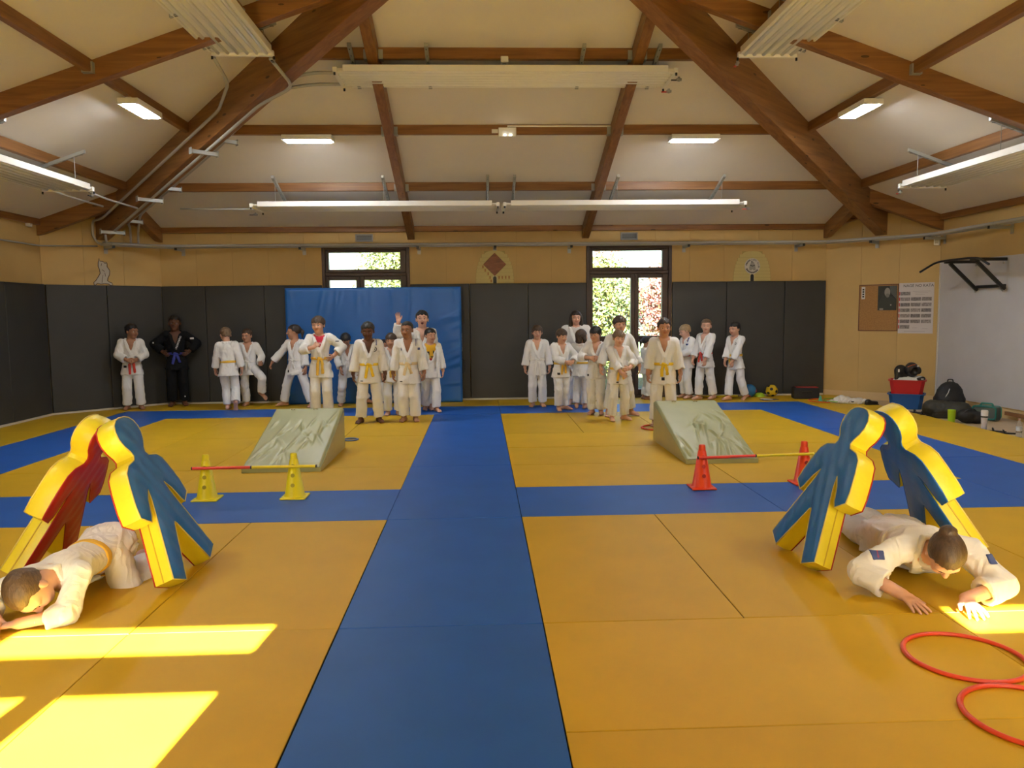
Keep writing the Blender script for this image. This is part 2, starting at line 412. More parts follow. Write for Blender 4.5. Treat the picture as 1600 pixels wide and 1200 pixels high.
def judo_mat(x0, x1, y0, y1, m):
    g = .0022; dz = random.uniform(-.0018, .0012)
    full = x0 >= -5 and x1 <= 6 and y1 <= 7
    poly = [(x0+g, y0+g), (x1-g, y0+g), (x1-g, y1-g), (x0+g, y1-g)]
    if not full:
        for n, c in (((-1, 1), 12.75-.11), ((1, 1), 14.85-.05), ((0, 1), YB-.085), ((-1, 0), -XL-.08)): poly = clip(poly, n, c)
        if len(poly) < 3: return
    cx = sum(p[0] for p in poly)/len(poly); cy = sum(p[1] for p in poly)/len(poly)
    ins = .002; n = len(poly); inn = [(p[0]+(cx-p[0])*ins/max(.3, abs(cx-p[0])) if abs(cx-p[0]) > .01 else p[0], p[1]+(cy-p[1])*ins/max(.3, abs(cy-p[1])) if abs(cy-p[1]) > .01 else p[1]) for p in poly]
    v = [(a-cx, b-cy, -.038) for a, b in poly]+[(a-cx, b-cy, -.004) for a, b in poly]+[(a-cx, b-cy, 0) for a, b in inn]
    mb = MB(); mb.add(v, [tuple(range(2*n, 3*n))]+[(n+i, n+(i+1) % n, 2*n+(i+1) % n, 2*n+i) for i in range(n)], 0)
    mb.add(v, [(i, (i+1) % n, n+(i+1) % n, n+i) for i in range(n)]+[tuple(range(n-1, -1, -1))], 1)
    o = mb.build('judo_mat', [m, m_under], floor, (cx, cy, dz)); return o
def run(lo, hi, step): 
    r = []; a = lo
    while a < hi-1e-6: r.append((a, min(a+step, hi))); a += step
    return r
for a, b in run(-6, 6, 2): judo_mat(0+random.uniform(-.004, .004), 1, a, b, m_blu)
for a, b in run(-4, 0, 2)+run(1, 5, 2): judo_mat(a, b, 0, 1, m_blu)
for xx in (-5, 5):
    for a, b in run(-6, 6, 2): judo_mat(xx, xx+1, a, b, m_blu)
for a, b in run(-5, 5, 2)+[(5, 6)]: judo_mat(a, b, 6, 7, m_blu)
for x in range(-4, 0):
    for a, b in ((-2, 0), (-4, -2), (-6, -4), (2, 4), (4, 6)): judo_mat(x, x+1, a, b, m_yel)
for a, b in run(-4, 0, 2)+run(1, 5, 2): judo_mat(a, b, 1, 2, m_yel)
for x in range(1, 5):
    for a, b in ((-2, 0), (4, 6)): judo_mat(x, x+1, a, b, m_yel)
for x in (1, 3):
    for y in (-6, -5, -4, -3, 2, 3): judo_mat(x, x+2, y, y+1, m_yel)
for a, b in run(-6, 8, 2):
    judo_mat(-6, -5, a, b, m_yel); judo_mat(6, 7.03, a, b, m_yel)
for a, b in run(-5, 6, 2): judo_mat(a, min(b, 6), 7, 8, m_yel)
# ---------------------------------------------------------------- ceiling fixtures
m_cream = mat('cream_enamel', (.86, .84, .78), .4)
m_black = mat('black_plastic', (.012, .012, .013), .45)
m_red = mat('red_plastic', (.60, .03, .02), .4)
m_diff = mat('lamp_diffuser', (.94, .97, 1.0), .5, emit=LAMP_STRENGTH)
m_off = mat('lamp_diffuser_off', (.80, .80, .78), .4)
def kframe(k, s, d, z):
    """local x along the wall, y towards the wall, z up"""
    p = PP(k, s, d); ax = ((1, 0, 0), (0, 1, 0), (-1, 0, 0), (0, -1, 0))[k]; ay = ((0, 1, 0), (-1, 0, 0), (0, -1, 0), (1, 0, 0))[k]
    return frame_mat((p.x, p.y, z), ax, ay, (0, 0, 1))
WHERE = ['facing the camera above the back windows', 'on the left roof slope', 'behind the camera', 'on the right roof slope']
def radiant(k, s0, s1, d, z, rails, label, valves, width=.62):
    o = empty('radiant_heating_panel', (0, 0, 0), 0, label, 'heating panel', 'white ribbed heating panels under the roof'); o.matrix_world = kframe(k, 0, d, z)
    w = width/2
    mb = MB(); mb.box((s0-.048, -w, 0), (s1+.048, w, .018)); mb.build('sheet', m_cream, o)
    for sy in (-1, 1):
        mb = MB(); mb.box((s0+.02, sy*w-.012, -.02), (s1-.02, sy*w+.012, .055)); mb.build('side_rail', m_cream, o, bevel=.004, seg=1)
    for i in range(6):
        y = -w+.06+i*(2*w-.12)/5; mb = MB(); mb.tube([(s0-.05, y, -.004), (s1+.05, y, -.004)], .019, 8); mb.build('heating_tube', m_cream, o, smooth=True)
    for s in (s0-.07, s1+.07):
        mb = MB(); mb.box((s-.025, -w-.01, -.03), (s+.025, w+.01, .03)); h = mb.build('header', m_cream, o, bevel=.008, seg=2)
        for y in (-w-.01, w+.01):
            mb = MB(); mb.tube([(s, y, -.03), (s, y, -.06)], .012, 8); mb.build('drain_plug', m_black, h)
    for (s, y, kind) in valves:
        mb = MB(); mb.tube([(s, y, -.04), (s, y, -.09)], .014, 8); mb.tube([(s-.03, y, -.07), (s+.03, y, -.07)], .016, 8); v = mb.build('valve', m_galv, o, smooth=True)
        mb = MB(); mb.box((s-.09, y-.012, -.082), (s+.005, y+.012, -.072)); mb.build('valve_lever', m_red if kind else m_black, v)
    for s in rails:
        rise = zc(d)-z
        mb = MB(); y0, y1 = -.40, .34
        a0 = (s-.02, y0, rise-.125-SL*y0*1.0); 
        pts = []
        for y in (y0, y1):
            zz = rise-SL*y-.118
            pts += [(s-.021, y, zz-.04), (s+.021, y, zz-.04), (s+.021, y, zz), (s-.021, y, zz)]
        mb.hexa([pts[0], pts[1], pts[5], pts[4], pts[3], pts[2], pts[6], pts[7]]); r = mb.build('hanger_rail', m_galv, o)
        for j in range(7):   # slots punched in the rail
            t = (j+.5)/7; y = y0+(y1-y0)*t; mb = MB(); zz = rise-SL*y-.158; mb.box((s-.006, y-.03, zz-.003), (s+.006, y+.03, zz-.001)); mb.build('rail_slot', m_black, r)
        for y in (-w+.04, w-.06):
            mb = MB(); mb.tube([(s, y, rise-SL*y-.15), (s, y, .02)], .0035, 5); mb.build('hanger_wire', m_galv, o)
    return o
for k in (0, 1, 3):
    vals = {0: [(1.99, .28, 1), (1.99, -.2, 0)], 1: [(2.0, -.3, 0)], 3: [(-2.0, -.3, 1)]}[k]
    radiant(k, -1.86, 1.86, HALF-2.78, 4.25, (-1.75, -.9, .87, 1.73), 'short ribbed white heating panel hung high '+WHERE[k], vals)
    for sg, nm in ((-1, 'left-hand'), (1, 'right-hand')):
        a, b = (-3.66, -.09) if sg < 0 else (.09, 3.66)
        which = {0: nm+' half of the long white heating panel row just above the back windows',
                 1: ('far' if sg > 0 else 'near')+' half of the low white heating panel row over the left wall',
                 3: ('near' if sg > 0 else 'far')+' half of the low white heating panel row over the right wall'}[k]
        vv = {0: [(3.78, -.2, 1)] if sg > 0 else [(-3.78, .2, 0)], 1: [(3.78, -.25, 0)] if sg > 0 else [], 3: [(-3.78, -.25, 1)] if sg < 0 else []}[k]
        radiant(k, a+.03, b-.03, 1.55, 3.14, (sg*3.35, sg*1.75, sg*.2), which, vv)
def lamp(k, s, label):
    o = empty('ceiling_lamp', (0, 0, 0), 0, label, 'ceiling lamp', 'fluorescent ceiling lamps'); o.matrix_world = kframe(k, s, 2.96, 3.84)
    a, b = .33, .115
    mb = MB(); mb.box((-a, -b, .0), (a, b, .055)); mb.build('housing', m_cream, o, bevel=.01, seg=2)
    mb = MB()
    for p, q in (((-a, -b, -.012), (a, -b+.022, 0)), ((-a, b-.022, -.012), (a, b, 0)), ((-a, -b+.022, -.012), (-a+.03, b-.022, 0)), ((a-.03, -b+.022, -.012), (a, b-.022, 0))): mb.box(p, q)
    mb.build('rim', m_cream, o)
    mb = MB(); mb.box((-a+.032, -b+.024, -.022), (a-.032, b-.024, -.001)); mb.build('diffuser', m_diff if k != 2 else m_off, o, bevel=.008, seg=2)
    rise = zc(2.96)-3.84
    for x in (-.25, .22):
        mb = MB(); mb.tube([(x, 0, .055), (x, .0, rise-.1)], .006, 6); mb.build('suspension', m_galv, o)
    mb = MB(); mb.box((-.3, -.03, rise-.13), (-.2, .03, rise-.1)); mb.build('junction_box', m_cream, o)
for k in range(4):
    for s in (-2.6, 2.6):
        lab = {0: 'glowing lamp on the back roof slope, '+('left' if s < 0 else 'right')+' one of the pair', 1: 'glowing lamp on the left roof slope'+('' if s > 0 else ', nearest the camera'),
               2: 'lamp behind the camera, '+('left' if s > 0 else 'right')+' one', 3: 'glowing lamp on the right roof slope'+('' if s < 0 else ', nearest the camera')}[k]
        lamp(k, s, lab)
# emergency light and sensors
o = empty('emergency_light', (0, 0, 0), 0, 'white twin-spot emergency light fixed to the middle beam', 'emergency light'); o.matrix_world = kframe(0, .06, 2.96, 3.9)
mb = MB(); mb.box((-.12, -.07, -.03), (.12, -.02, .09)); mb.build('box', m_cream, o, bevel=.008)
m_spot = mat('spot_lens', (1, .96, .85), .3, emit=3.0)
for x in (-.035, .04): mb = MB(); mb.lathe([(.02, 0), (.02, .015)], 12, 0, (x, -.09, -.02)); mb.build('spot', m_spot, o)
mb = MB(); mb.box((-.21, -.05, .02), (-.125, -.01, .07)); mb.build('connector', m_cream, o)
mb = MB(); mb.box((.0, -.052, .10), (1.42, -.038, .118)); mb.build('conduit', m_cream, o)
o = empty('smoke_detector', (0, 0, 0), 0, 'small white detector on the upper beam above the short panel', 'detector'); o.matrix_world = kframe(0, -.02, 4.44, zc(4.44)-.12)
mb = MB(); mb.box((-.045, -.06, -.04), (.045, .04, .03)); mb.build('body', m_cream, o, bevel=.01); mb = MB(); mb.lathe([(.02, -.05), (.025, -.04)], 10); mb.build('lens', m_galv, o)
p = wpt('left', LL-.3, 2.94, 0); o = empty('smoke_detector', p, 0, 'small white detector high on the left wall near the corner', 'detector')
mb = MB(); mb.box((0, -.045, -.06), (.06, .045, .03)); mb.build('body', m_cream, o, bevel=.01); mb = MB(); mb.box((.06, -.01, -.03), (.065, .01, -.01)); mb.build('lens', m_galv, o)
p = wpt('back_right', L_-.05, 2.62, .012); o = empty('motion_sensor', p, math.radians(-45), 'white motion sensor in the corner under the right pipe bracket', 'sensor')
mb = MB(); mb.box((-.045, -.06, -.09), (.045, 0, .09)); mb.build('body', m_cream, o, bevel=.015); mb = MB(); mb.box((-.025, -.064, -.06), (.025, -.058, .02)); mb.build('lens', mat('sensor_lens', (.45, .43, .36), .3), o)

# ---------------------------------------------------------------- heating pipes
PZ = 2.68
def ring_path(d, z, k0, k1):
    """along the walls at distance d, from the left wall to the right wall"""
    q = HALF-d; c = CH-d*(1-1/math.tan(math.radians(67.5)))*0
    e = CH-d*(math.sqrt(2)-1)*1.0
    # octagon offset: corner points
    a = HALF-CH-d*(math.sqrt(2)-1)
    pts = [(CX-q, k0, z), (CX-q, CY+a, z), (CX-a, CY+q, z), (CX+a, CY+q, z), (CX+q, CY+a, z), (CX+q, k1, z)]
    return pts
for i, (d, lab) in enumerate(((.17, 'inner grey heating pipe running along the walls below the roof'), (.27, 'outer grey heating pipe running along the walls below the roof'))):
    pts = ring_path(d, PZ+.012*i, 6.9, -2.0)[1:]
    pts[0] = wpt('back_left', L_*.45, PZ+.012*i, d)
    mb = MB(); mb.tube(smooth_path(pts, .3), .024, 8); o = mb.build('heating_pipe', m_pipe, smooth=True); tag(o, lab, 'pipe', 'wall heating pipes')
mb = MB(); mb.tube([(CX-HALF+.02, -2, 2.62), (CX-HALF+.02, CY+HALF-CH-.02, 2.62), wpt('back_left', L_*.45, 2.66, .03)], .013, 6); o = mb.build('cable_duct', m_pipe, smooth=True); tag(o, 'thin grey conduit along the left wall above the padding', 'conduit')
def bracket(side, u, idx):
    o = empty('pipe_bracket', wpt(side, u, PZ-.045, .012), 0, None, 'bracket', 'steel brackets carrying the wall pipes')
    n = WALLS[side][2]; t = WALLS[side][1]
    o.matrix_world = frame_mat(wpt(side, u, PZ-.045, .012), (t[0], t[1], 0), (n[0], n[1], 0), (0, 0, -1))
    mb = MB(); mb.box((-.02, 0, -.02), (.02, .34, .02)); mb.build('arm', m_galv, o)
    mb = MB(); mb.box((-.021, .34, -.021), (.021, .345, .021)); mb.build('end_cap', m_black, o)
    mb = MB(); mb.box((-.03, 0, -.05), (.03, .008, .09)); mb.build('wall_plate', m_galv, o)
    for d in (.158, .258):
        mb = MB(); mb.tube([(0, d-.0+.03*math.cos(a), -.045+.03*math.sin(a)) for a in [j*PI/6 for j in range(12)]], .006, 6, closed=True); mb.build('clamp', m_galv, o)
    o['label'] = idx
for i, X in enumerate((-4.35, -2.3, -.33, .98, 2.28, 4.3, 6.3)):
    bracket('back', X-x0, ['pipe bracket on the back wall near the left corner', 'pipe bracket left of the left window', 'pipe bracket just right of the left window', 'pipe bracket above the diamond plaque', 'pipe bracket just left of the right window', 'pipe bracket just right of the right window', 'pipe bracket on the back wall near the right corner'][i])
bracket('back_left', L_*.52, 'pipe bracket under the left hip beam foot'); bracket('back_right', L_*.47, 'pipe bracket under the right hip beam foot')
bracket('right', .12, 'pipe bracket at the corner above the pull-up bar'); bracket('right', 1.7, 'pipe bracket on the right wall at the picture edge')
# riser pipes along the left hip beam
def hp(d, off, dz):
    x, y = CX-HALF+d, CY+HALF-d
    return Vector((x+S2*off, y+S2*off, zc(d)+dz))
def riser(pts, lab, r=.019):
    mb = MB(); mb.tube(smooth_path(pts, .14, 6), r, 8); o = mb.build('riser_pipe', m_pipe, smooth=True); tag(o, lab, 'pipe', 'pipes climbing the left hip beam')
b0 = lambda u, d=.17: Vector(wpt('back_left', u, PZ+.01, d))
e1 = Vector(kframe(1, 1.93, HALF-2.78, 4.25) @ Vector((0, .30, -.05))); e2 = Vector(kframe(1, 1.93, HALF-2.78, 4.25) @ Vector((0, -.28, -.05)))
riser([b0(.95), b0(.78), b0(.72)+Vector((0, 0, .12)), b0(.72)+Vector((0, 0, .35)), hp(1.0, -.17, -.30), hp(3.75, -.17, -.30), e1+Vector((.0, .45, -.12)), e1], 'outer of the two pipes on the near side of the left hip beam')
riser([b0(.98, .27), b0(.88, .27), b0(.86, .27)+Vector((0, 0, .3)), hp(1.0, -.07, -.55), hp(4.3, -.07, -.55), e2+Vector((.12, .5, -.15)), e2], 'inner of the two pipes on the near side of the left hip beam')
f1 = Vector(kframe(0, -1.93, HALF-2.78, 4.25) @ Vector((0, .25, 0))); f2 = Vector(kframe(0, -1.93, HALF-2.78, 4.25) @ Vector((0, -.2, 0)))
riser([b0(1.30), b0(1.30)+Vector((0, 0, .28)), hp(1.0, .22, -.34), hp(3.3, .22, -.34), f1+Vector((-.75, .0, -.06)), f1+Vector((-.35, 0, 0)), f1], 'outer of the two pipes on the window side of the left hip beam')
riser([b0(1.42), b0(1.42)+Vector((0, 0, .2)), hp(1.2, .30, -.30), hp(3.1, .30, -.30), f2+Vector((-.75, .1, -.1)), f2+Vector((-.3, 0, 0)), f2], 'inner of the two pipes on the window side of the left hip beam')
for i, (y, z) in enumerate(((.12, .0), (-.12, -.03))):
    a = Vector(kframe(0, -3.75, 1.55, 3.14) @ Vector((0, y, z))); riser([a, a+Vector((-.5, 0, 0)), a+Vector((-1.05, .0, .01))], ['far', 'near'][i]+' branch pipe feeding the long panel over the back windows', .014)
    a = Vector(kframe(1, 3.75, 1.55, 3.14) @ Vector((0, y*2, z))); riser([a, a+Vector((0, .5, -.02)), a+Vector((.1, 1.15, -.05))], ['outer', 'inner'][i]+' branch pipe feeding the low panel over the left wall', .014)
for i, d in enumerate((1.15, 2.15, 3.35)):
    for off, w, nm in ((-.10, .36, 'near'), (.24, .24, 'window')):
        o = empty('pipe_clamp', hp(d, off, -.57 if off < 0 else -.38), math.radians(45), ['lowest', 'middle', 'uppermost'][i]+' steel pipe clamp on the '+nm+' side of the left hip beam', 'pipe clamp', 'pipe clamps on the left hip beam')
        mb = MB(); mb.box((-w/2, -.025, -.025), (w/2, .025, .02)); mb.build('channel', m_galv, o)
        for x in (-w/2, w/2-.006): mb = MB(); mb.box((x, -.035, -.04), (x+.006, .035, .04)); mb.build('end_plate', m_galv, o)
# wall vents
for X, lab in ((-1.27, 'grey air vent above the left window'), (3.33, 'grey air vent above the right window')):
    o = empty('air_vent', (X, YB-.012, 2.83), 0, lab, 'vent', 'air vents above the windows')
    m_vent = mat('grey_vent', (.26, .26, .24), .5)
    mb = MB()
    for p, q in (((-.15, -.02, -.065), (.15, 0, -.045)), ((-.15, -.02, .045), (.15, 0, .065)), ((-.15, -.02, -.045), (-.13, 0, .045)), ((.13, -.02, -.045), (.15, 0, .045))): mb.box(p, q)
    mb.build('frame', m_vent, o)
    for j in range(5): mb = MB(); mb.box((-.13, -.016, -.042+j*.018), (.13, -.002, -.034+j*.018)); mb.build('slat', m_vent, o)
    mb = MB(); mb.box((-.13, -.002, -.045), (.13, 0, .045)); mb.build('backing', m_black, o)
# ---------------------------------------------------------------- implicit surfaces (figures, cloth)
def V3(*a): return np.array(a, float)
def unit(v): v = np.asarray(v, float); return v/(np.linalg.norm(v)+1e-12)
def smin(a, b, k):
    h = np.clip(.5+.5*(b-a)/k, 0, 1); return b+(a-b)*h-k*h*(1-h)
class SDF:
    def __init__(s): s.ops = []
    def cone(s, A, B, ra, rb, u=None, su=1., sv=1., flat=False, k=.02, op='u'):
        A = np.asarray(A, float); B = np.asarray(B, float); L = np.linalg.norm(B-A)+1e-9; w = (B-A)/L
        if u is None: u = V3(1, 0, 0) if abs(w[0]) < .9 else V3(0, 1, 0)
        u = unit(np.asarray(u, float)-w*np.dot(u, w)); v = np.cross(w, u); m = min(su, sv)
        def fn(X, Y, Z):
            x, y, z = X-A[0], Y-A[1], Z-A[2]
            h = x*w[0]+y*w[1]+z*w[2]; du = (x*u[0]+y*u[1]+z*u[2])/su; dv = (x*v[0]+y*v[1]+z*v[2])/sv
            hc = np.clip(h, 0, L); r = ra+(rb-ra)*(hc/L); q = du*du+dv*dv
            if flat: return np.maximum((np.sqrt(q)-r)*m, np.maximum(-h, h-L))
            return (np.sqrt(q+((h-hc)/m)**2)-r)*m
        R = max(ra, rb)*max(su, sv, 1)
        s.ops.append((fn, np.minimum(A, B)-R, np.maximum(A, B)+R, op, k)); return s
    def ell(s, C, r, rot=None, k=.02, op='u'):
        C = np.asarray(C, float); r = np.asarray(r, float); Rm = np.eye(3) if rot is None else rot
        def fn(X, Y, Z):
            x, y, z = X-C[0], Y-C[1], Z-C[2]
            a = (x*Rm[0,0]+y*Rm[1,0]+z*Rm[2,0]); b = (x*Rm[0,1]+y*Rm[1,1]+z*Rm[2,1]); c = (x*Rm[0,2]+y*Rm[1,2]+z*Rm[2,2])
            k0 = np.sqrt((a/r[0])**2+(b/r[1])**2+(c/r[2])**2); k1 = np.sqrt((a/r[0]**2)**2+(b/r[1]**2)**2+(c/r[2]**2)**2)
            return k0*(k0-1)/(k1+1e-9)
        e = np.sqrt(((Rm*r)**2).sum(1)); s.ops.append((fn, C-e, C+e, op, k)); return s
    def box(s, C, half, rot=None, rnd=.0, k=.01, op='u'):
        C = np.asarray(C, float); hf = np.asarray(half, float)-rnd; Rm = np.eye(3) if rot is None else rot
        def fn(X, Y, Z):
            x, y, z = X-C[0], Y-C[1], Z-C[2]
            a = np.abs(x*Rm[0,0]+y*Rm[1,0]+z*Rm[2,0])-hf[0]; b = np.abs(x*Rm[0,1]+y*Rm[1,1]+z*Rm[2,1])-hf[1]; c = np.abs(x*Rm[0,2]+y*Rm[1,2]+z*Rm[2,2])-hf[2]
            return np.sqrt(np.maximum(a, 0)**2+np.maximum(b, 0)**2+np.maximum(c, 0)**2)+np.minimum(np.maximum(a, np.maximum(b, c)), 0)-rnd
        e = (np.abs(Rm)*np.asarray(half)).sum(1); s.ops.append((fn, C-e, C+e, op, k)); return s
    def func(s, fn, lo, hi, op='u', k=.01): s.ops.append((fn, np.asarray(lo, float), np.asarray(hi, float), op, k)); return s
    def plane(s, P, n, op='i', k=.006):
        P = np.asarray(P, float); n = unit(n)
        s.ops.append((lambda X, Y, Z: (X-P[0])*n[0]+(Y-P[1])*n[1]+(Z-P[2])*n[2], None, None, op, k)); return s
    def bounds(s):
        lo = np.min([o[1] for o in s.ops if o[3] == 'u'], 0); hi = np.max([o[2] for o in s.ops if o[3] == 'u'], 0); return lo, hi
    def grid(s, h, lo=None, hi=None):
        if lo is None: lo, hi = s.bounds()
        lo = np.asarray(lo)-2.5*h; hi = np.asarray(hi)+2.5*h
        n = np.ceil((hi-lo)/h).astype(int)+1
        ax = [lo[i]+h*np.arange(n[i]) for i in range(3)]
        D = np.full(tuple(n), .25, np.float32)
        for fn, a, b, op, k in s.ops:
            if a is None: i0 = np.zeros(3, int); i1 = n
            else:
                mg = k+2*h
                i0 = np.clip(np.floor((a-mg-lo)/h).astype(int), 0, n); i1 = np.clip(np.ceil((b+mg-lo)/h).astype(int)+1, 0, n)
                if (i1 <= i0).any(): continue
            sl_ = tuple(slice(i0[i], i1[i]) for i in range(3))
            X = ax[0][sl_[0]][:, None, None]; Y = ax[1][sl_[1]][None, :, None]; Z = ax[2][sl_[2]][None, None, :]
            d = fn(X, Y, Z); C = D[sl_]
            if op == 'u': D[sl_] = smin(C, d, k)
            elif op == 's': D[sl_] = -smin(-C, d, k)
            elif op == 'i': D[sl_] = -smin(-C, -d, k)
        return D, lo, ax
_dirs = RNG.randn(24, 3)
def folds(X, Y, Z, f, seed=0, n=4, aniso=(1, 1, 1)):
    out = 0
    for i in range(n):
        d = _dirs[(seed*5+i) % 24]*f*(1+.35*i); out = out+np.sin(X*d[0]*aniso[0]+Y*d[1]*aniso[1]+Z*d[2]*aniso[2]+seed*1.7+i*2.1+1.2*np.sin((X*d[1]-Y*d[2]+Z*d[0])*.6))
    return out/n
def creases(X, Y, Z, f, seed=0):
    w = folds(X, Y, Z, f*.5, seed+2, 3); d = _dirs[(seed*3+1) % 24]*f; e = _dirs[(seed*3+7) % 24]*f
    r = 1-np.abs(np.sin(X*d[0]+Y*d[1]+Z*d[2]+2.2*w))*1.6; q = 1-np.abs(np.sin(X*e[0]+Y*e[1]+Z*e[2]-2.0*w))*1.6
    return np.maximum(r, q)*np.clip(.6+w, 0, 1.2)
def nets(D, lo, h):
    S = D < 0
    c = [S[i:S.shape[0]-1+i, j:S.shape[1]-1+j, k:S.shape[2]-1+k] for i in (0, 1) for j in (0, 1) for k in (0, 1)]
    anyv = np.zeros_like(c[0]); allv = np.ones_like(c[0])
    for q in c: anyv |= q; allv &= q
    M = anyv & ~allv; idx = np.argwhere(M)
    if len(idx) == 0: return np.zeros((0, 3)), np.zeros((0, 4), int)
    ids = np.full(M.shape, -1, np.int64); ids[M] = np.arange(len(idx))
    off = np.array([(i, j, k) for i in (0, 1) for j in (0, 1) for k in (0, 1)])
    vals = np.stack([D[idx[:, 0]+o[0], idx[:, 1]+o[1], idx[:, 2]+o[2]] for o in off], 1).astype(float)
    P = np.zeros((len(idx), 3)); N = np.zeros(len(idx))
    for a in range(8):
        for b in range(a+1, 8):
            if np.abs(off[a]-off[b]).sum() != 1: continue
            va, vb = vals[:, a], vals[:, b]; m = (va < 0) != (vb < 0)
            t = np.where(m, va/np.where(m, va-vb, 1), 0)[:, None]
            P += np.where(m[:, None], off[a]+(off[b]-off[a])*t, 0); N += m
    P = (P/N[:, None]+idx)*h+lo
    F = []
    for ax in range(3):
        sA = [slice(None)]*3; sB = [slice(None)]*3; sA[ax] = slice(0, -1); sB[ax] = slice(1, None)
        a = S[tuple(sA)]; b = S[tuple(sB)]; e = np.argwhere(a != b)
        u, v = [(1, 2), (2, 0), (0, 1)][ax]
        ok = (e[:, u] > 0) & (e[:, v] > 0) & (e[:, u] < S.shape[u]-1) & (e[:, v] < S.shape[v]-1); e = e[ok]
        fl = a[e[:, 0], e[:, 1], e[:, 2]]
        q = []
        for du, dv in ((-1, -1), (0, -1), (0, 0), (-1, 0)):
            g = e.copy(); g[:, u] += du; g[:, v] += dv; q.append(ids[g[:, 0], g[:, 1], g[:, 2]])
        q = np.stack(q, 1); q[~fl] = q[~fl][:, ::-1]; F.append(q)
    F = np.concatenate(F); return P, F[(F >= 0).all(1)]
def to_mesh(name, P, F, mats, mi=None, smooth=True):
    me = bpy.data.meshes.new(name); me.vertices.add(len(P)); me.vertices.foreach_set('co', np.asarray(P, np.float32).ravel())
    me.loops.add(F.size); me.loops.foreach_set('vertex_index', F.ravel().astype(np.int32))
    me.polygons.add(len(F)); me.polygons.foreach_set('loop_start', np.arange(0, F.size, 4, dtype=np.int32)); me.polygons.foreach_set('loop_total', np.full(len(F), 4, np.int32))
    for m in (mats if isinstance(mats, (list, tuple)) else [mats]): me.materials.append(m)
    if mi is not None: me.polygons.foreach_set('material_index', mi.astype(np.int32))
    if smooth: me.polygons.foreach_set('use_smooth', np.ones(len(F), bool))
    me.update(); me.validate(); return me
def sdf_mesh(s, h, disp=None, lo=None, hi=None):
    D, l, ax = s.grid(h, lo, hi)
    if disp is not None:
        X, Y, Z = ax[0][:, None, None], ax[1][None, :, None], ax[2][None, None, :]
        m = np.abs(D) < .06
        if m.any():
            ii = np.nonzero(m); D[ii] += disp(ax[0][ii[0]], ax[1][ii[1]], ax[2][ii[2]])
    return nets(D, l, h)
def merge(parts):
    Ps, Fs, n = [], [], 0
    for P, F in parts:
        if len(P) == 0: continue
        Ps.append(P); Fs.append(F+n); n += len(P)
    return np.concatenate(Ps), np.concatenate(Fs)
def ik(S, W, l1, l2, pole):
    S = np.asarray(S, float); W = np.asarray(W, float); d = np.linalg.norm(W-S); mx = (l1+l2)*.998
    if d > mx: W = S+(W-S)*mx/d; d = mx
    d = max(d, abs(l1-l2)+1e-4)
    ax = unit(W-S); a = (l1*l1-l2*l2+d*d)/(2*d); hh = math.sqrt(max(l1*l1-a*a, 0)); p = np.asarray(pole, float); p = p-ax*np.dot(p, ax); p = unit(p)
    return S+ax*a+p*hh, W
def rotz(a): c, s = math.cos(a), math.sin(a); return np.array([[c, -s, 0], [s, c, 0], [0, 0, 1]])
def rotx(a): c, s = math.cos(a), math.sin(a); return np.array([[1, 0, 0], [0, c, -s], [0, s, c]])
def roty(a): c, s = math.cos(a), math.sin(a); return np.array([[c, 0, s], [0, 1, 0], [-s, 0, c]])

# ---------------------------------------------------------------- people
m_lip = {}
def skin_mat(i):
    c = [(.60, .33, .22), (.50, .26, .16), (.33, .16, .09), (.13, .055, .03), (.66, .38, .27)][i]
    return mat('skin_%d' % i, c, .5, var=.06, vscale=14, spec=.35), mat('lips_%d' % i, (c[0]*.82, c[1]*.58, c[2]*.58), .4)
HAIR = {'black': (.012, .010, .009), 'dark': (.03, .018, .012), 'brown': (.058, .033, .018), 'mid': (.095, .058, .032), 'light': (.16, .10, .055), 'blond': (.38, .27, .15)}
def hair_mat(c): return mat('hair_'+c, HAIR[c], .5, var=.35, vscale=70, vstretch=(1, 1, .25), bump=.4, bscale=160)
GI = mat('white_gi', (.80, .80, .79), .85, bump=.25, bscale=380, spec=.2, sheen=.1)
GI2 = mat('ivory_gi', (.77, .76, .73), .85, bump=.25, bscale=380, spec=.2, sheen=.1)
GIB = mat('black_gi', (.008, .008, .009), .85, bump=.25, bscale=380, spec=.2)
for g_ in (GI, GI2, GIB):
    nt = g_.node_tree; b = nt.nodes['Principled BSDF']; old = b.inputs['Normal'].links[0].from_node
    tc = nt.nodes.new('ShaderNodeTexCoord'); mp = nt.nodes.new('ShaderNodeMapping'); mp.inputs['Scale'].default_value = (1, 1, .55)
    n = nt.nodes.new('ShaderNodeTexNoise'); n.inputs['Scale'].default_value = 6.5; n.inputs['Detail'].default_value = 1.5; n.inputs['Distortion'].default_value = 1.2
    w = nt.nodes.new('ShaderNodeMath'); w.operation = 'PINGPONG'; w.inputs[1].default_value = .16
    bp = nt.nodes.new('ShaderNodeBump'); bp.inputs['Strength'].default_value = .40; bp.inputs['Distance'].default_value = .08
    nt.links.new(tc.outputs['Object'], mp.inputs[0]); nt.links.new(mp.outputs[0], n.inputs['Vector']); nt.links.new(n.outputs['Fac'], w.inputs[0]); nt.links.new(w.outputs[0], bp.inputs['Height']); nt.links.new(bp.outputs[0], old.inputs['Normal'])
BELT = {'white': mat('white_belt', (.80, .79, .75), .8, bump=.2, bscale=300), 'yellow': mat('yellow_belt', (.80, .50, .06), .75, bump=.2, bscale=300), 'red': mat('red_belt', (.62, .05, .03), .75, bump=.2, bscale=300),
        'blue': mat('blue_belt', (.03, .04, .25), .75, bump=.2, bscale=300), 'pale': mat('pale_yellow_belt', (.78, .62, .34), .75, bump=.2, bscale=300), 'gold': mat('golden_belt', (.80, .55, .02), .7, bump=.2, bscale=300)}
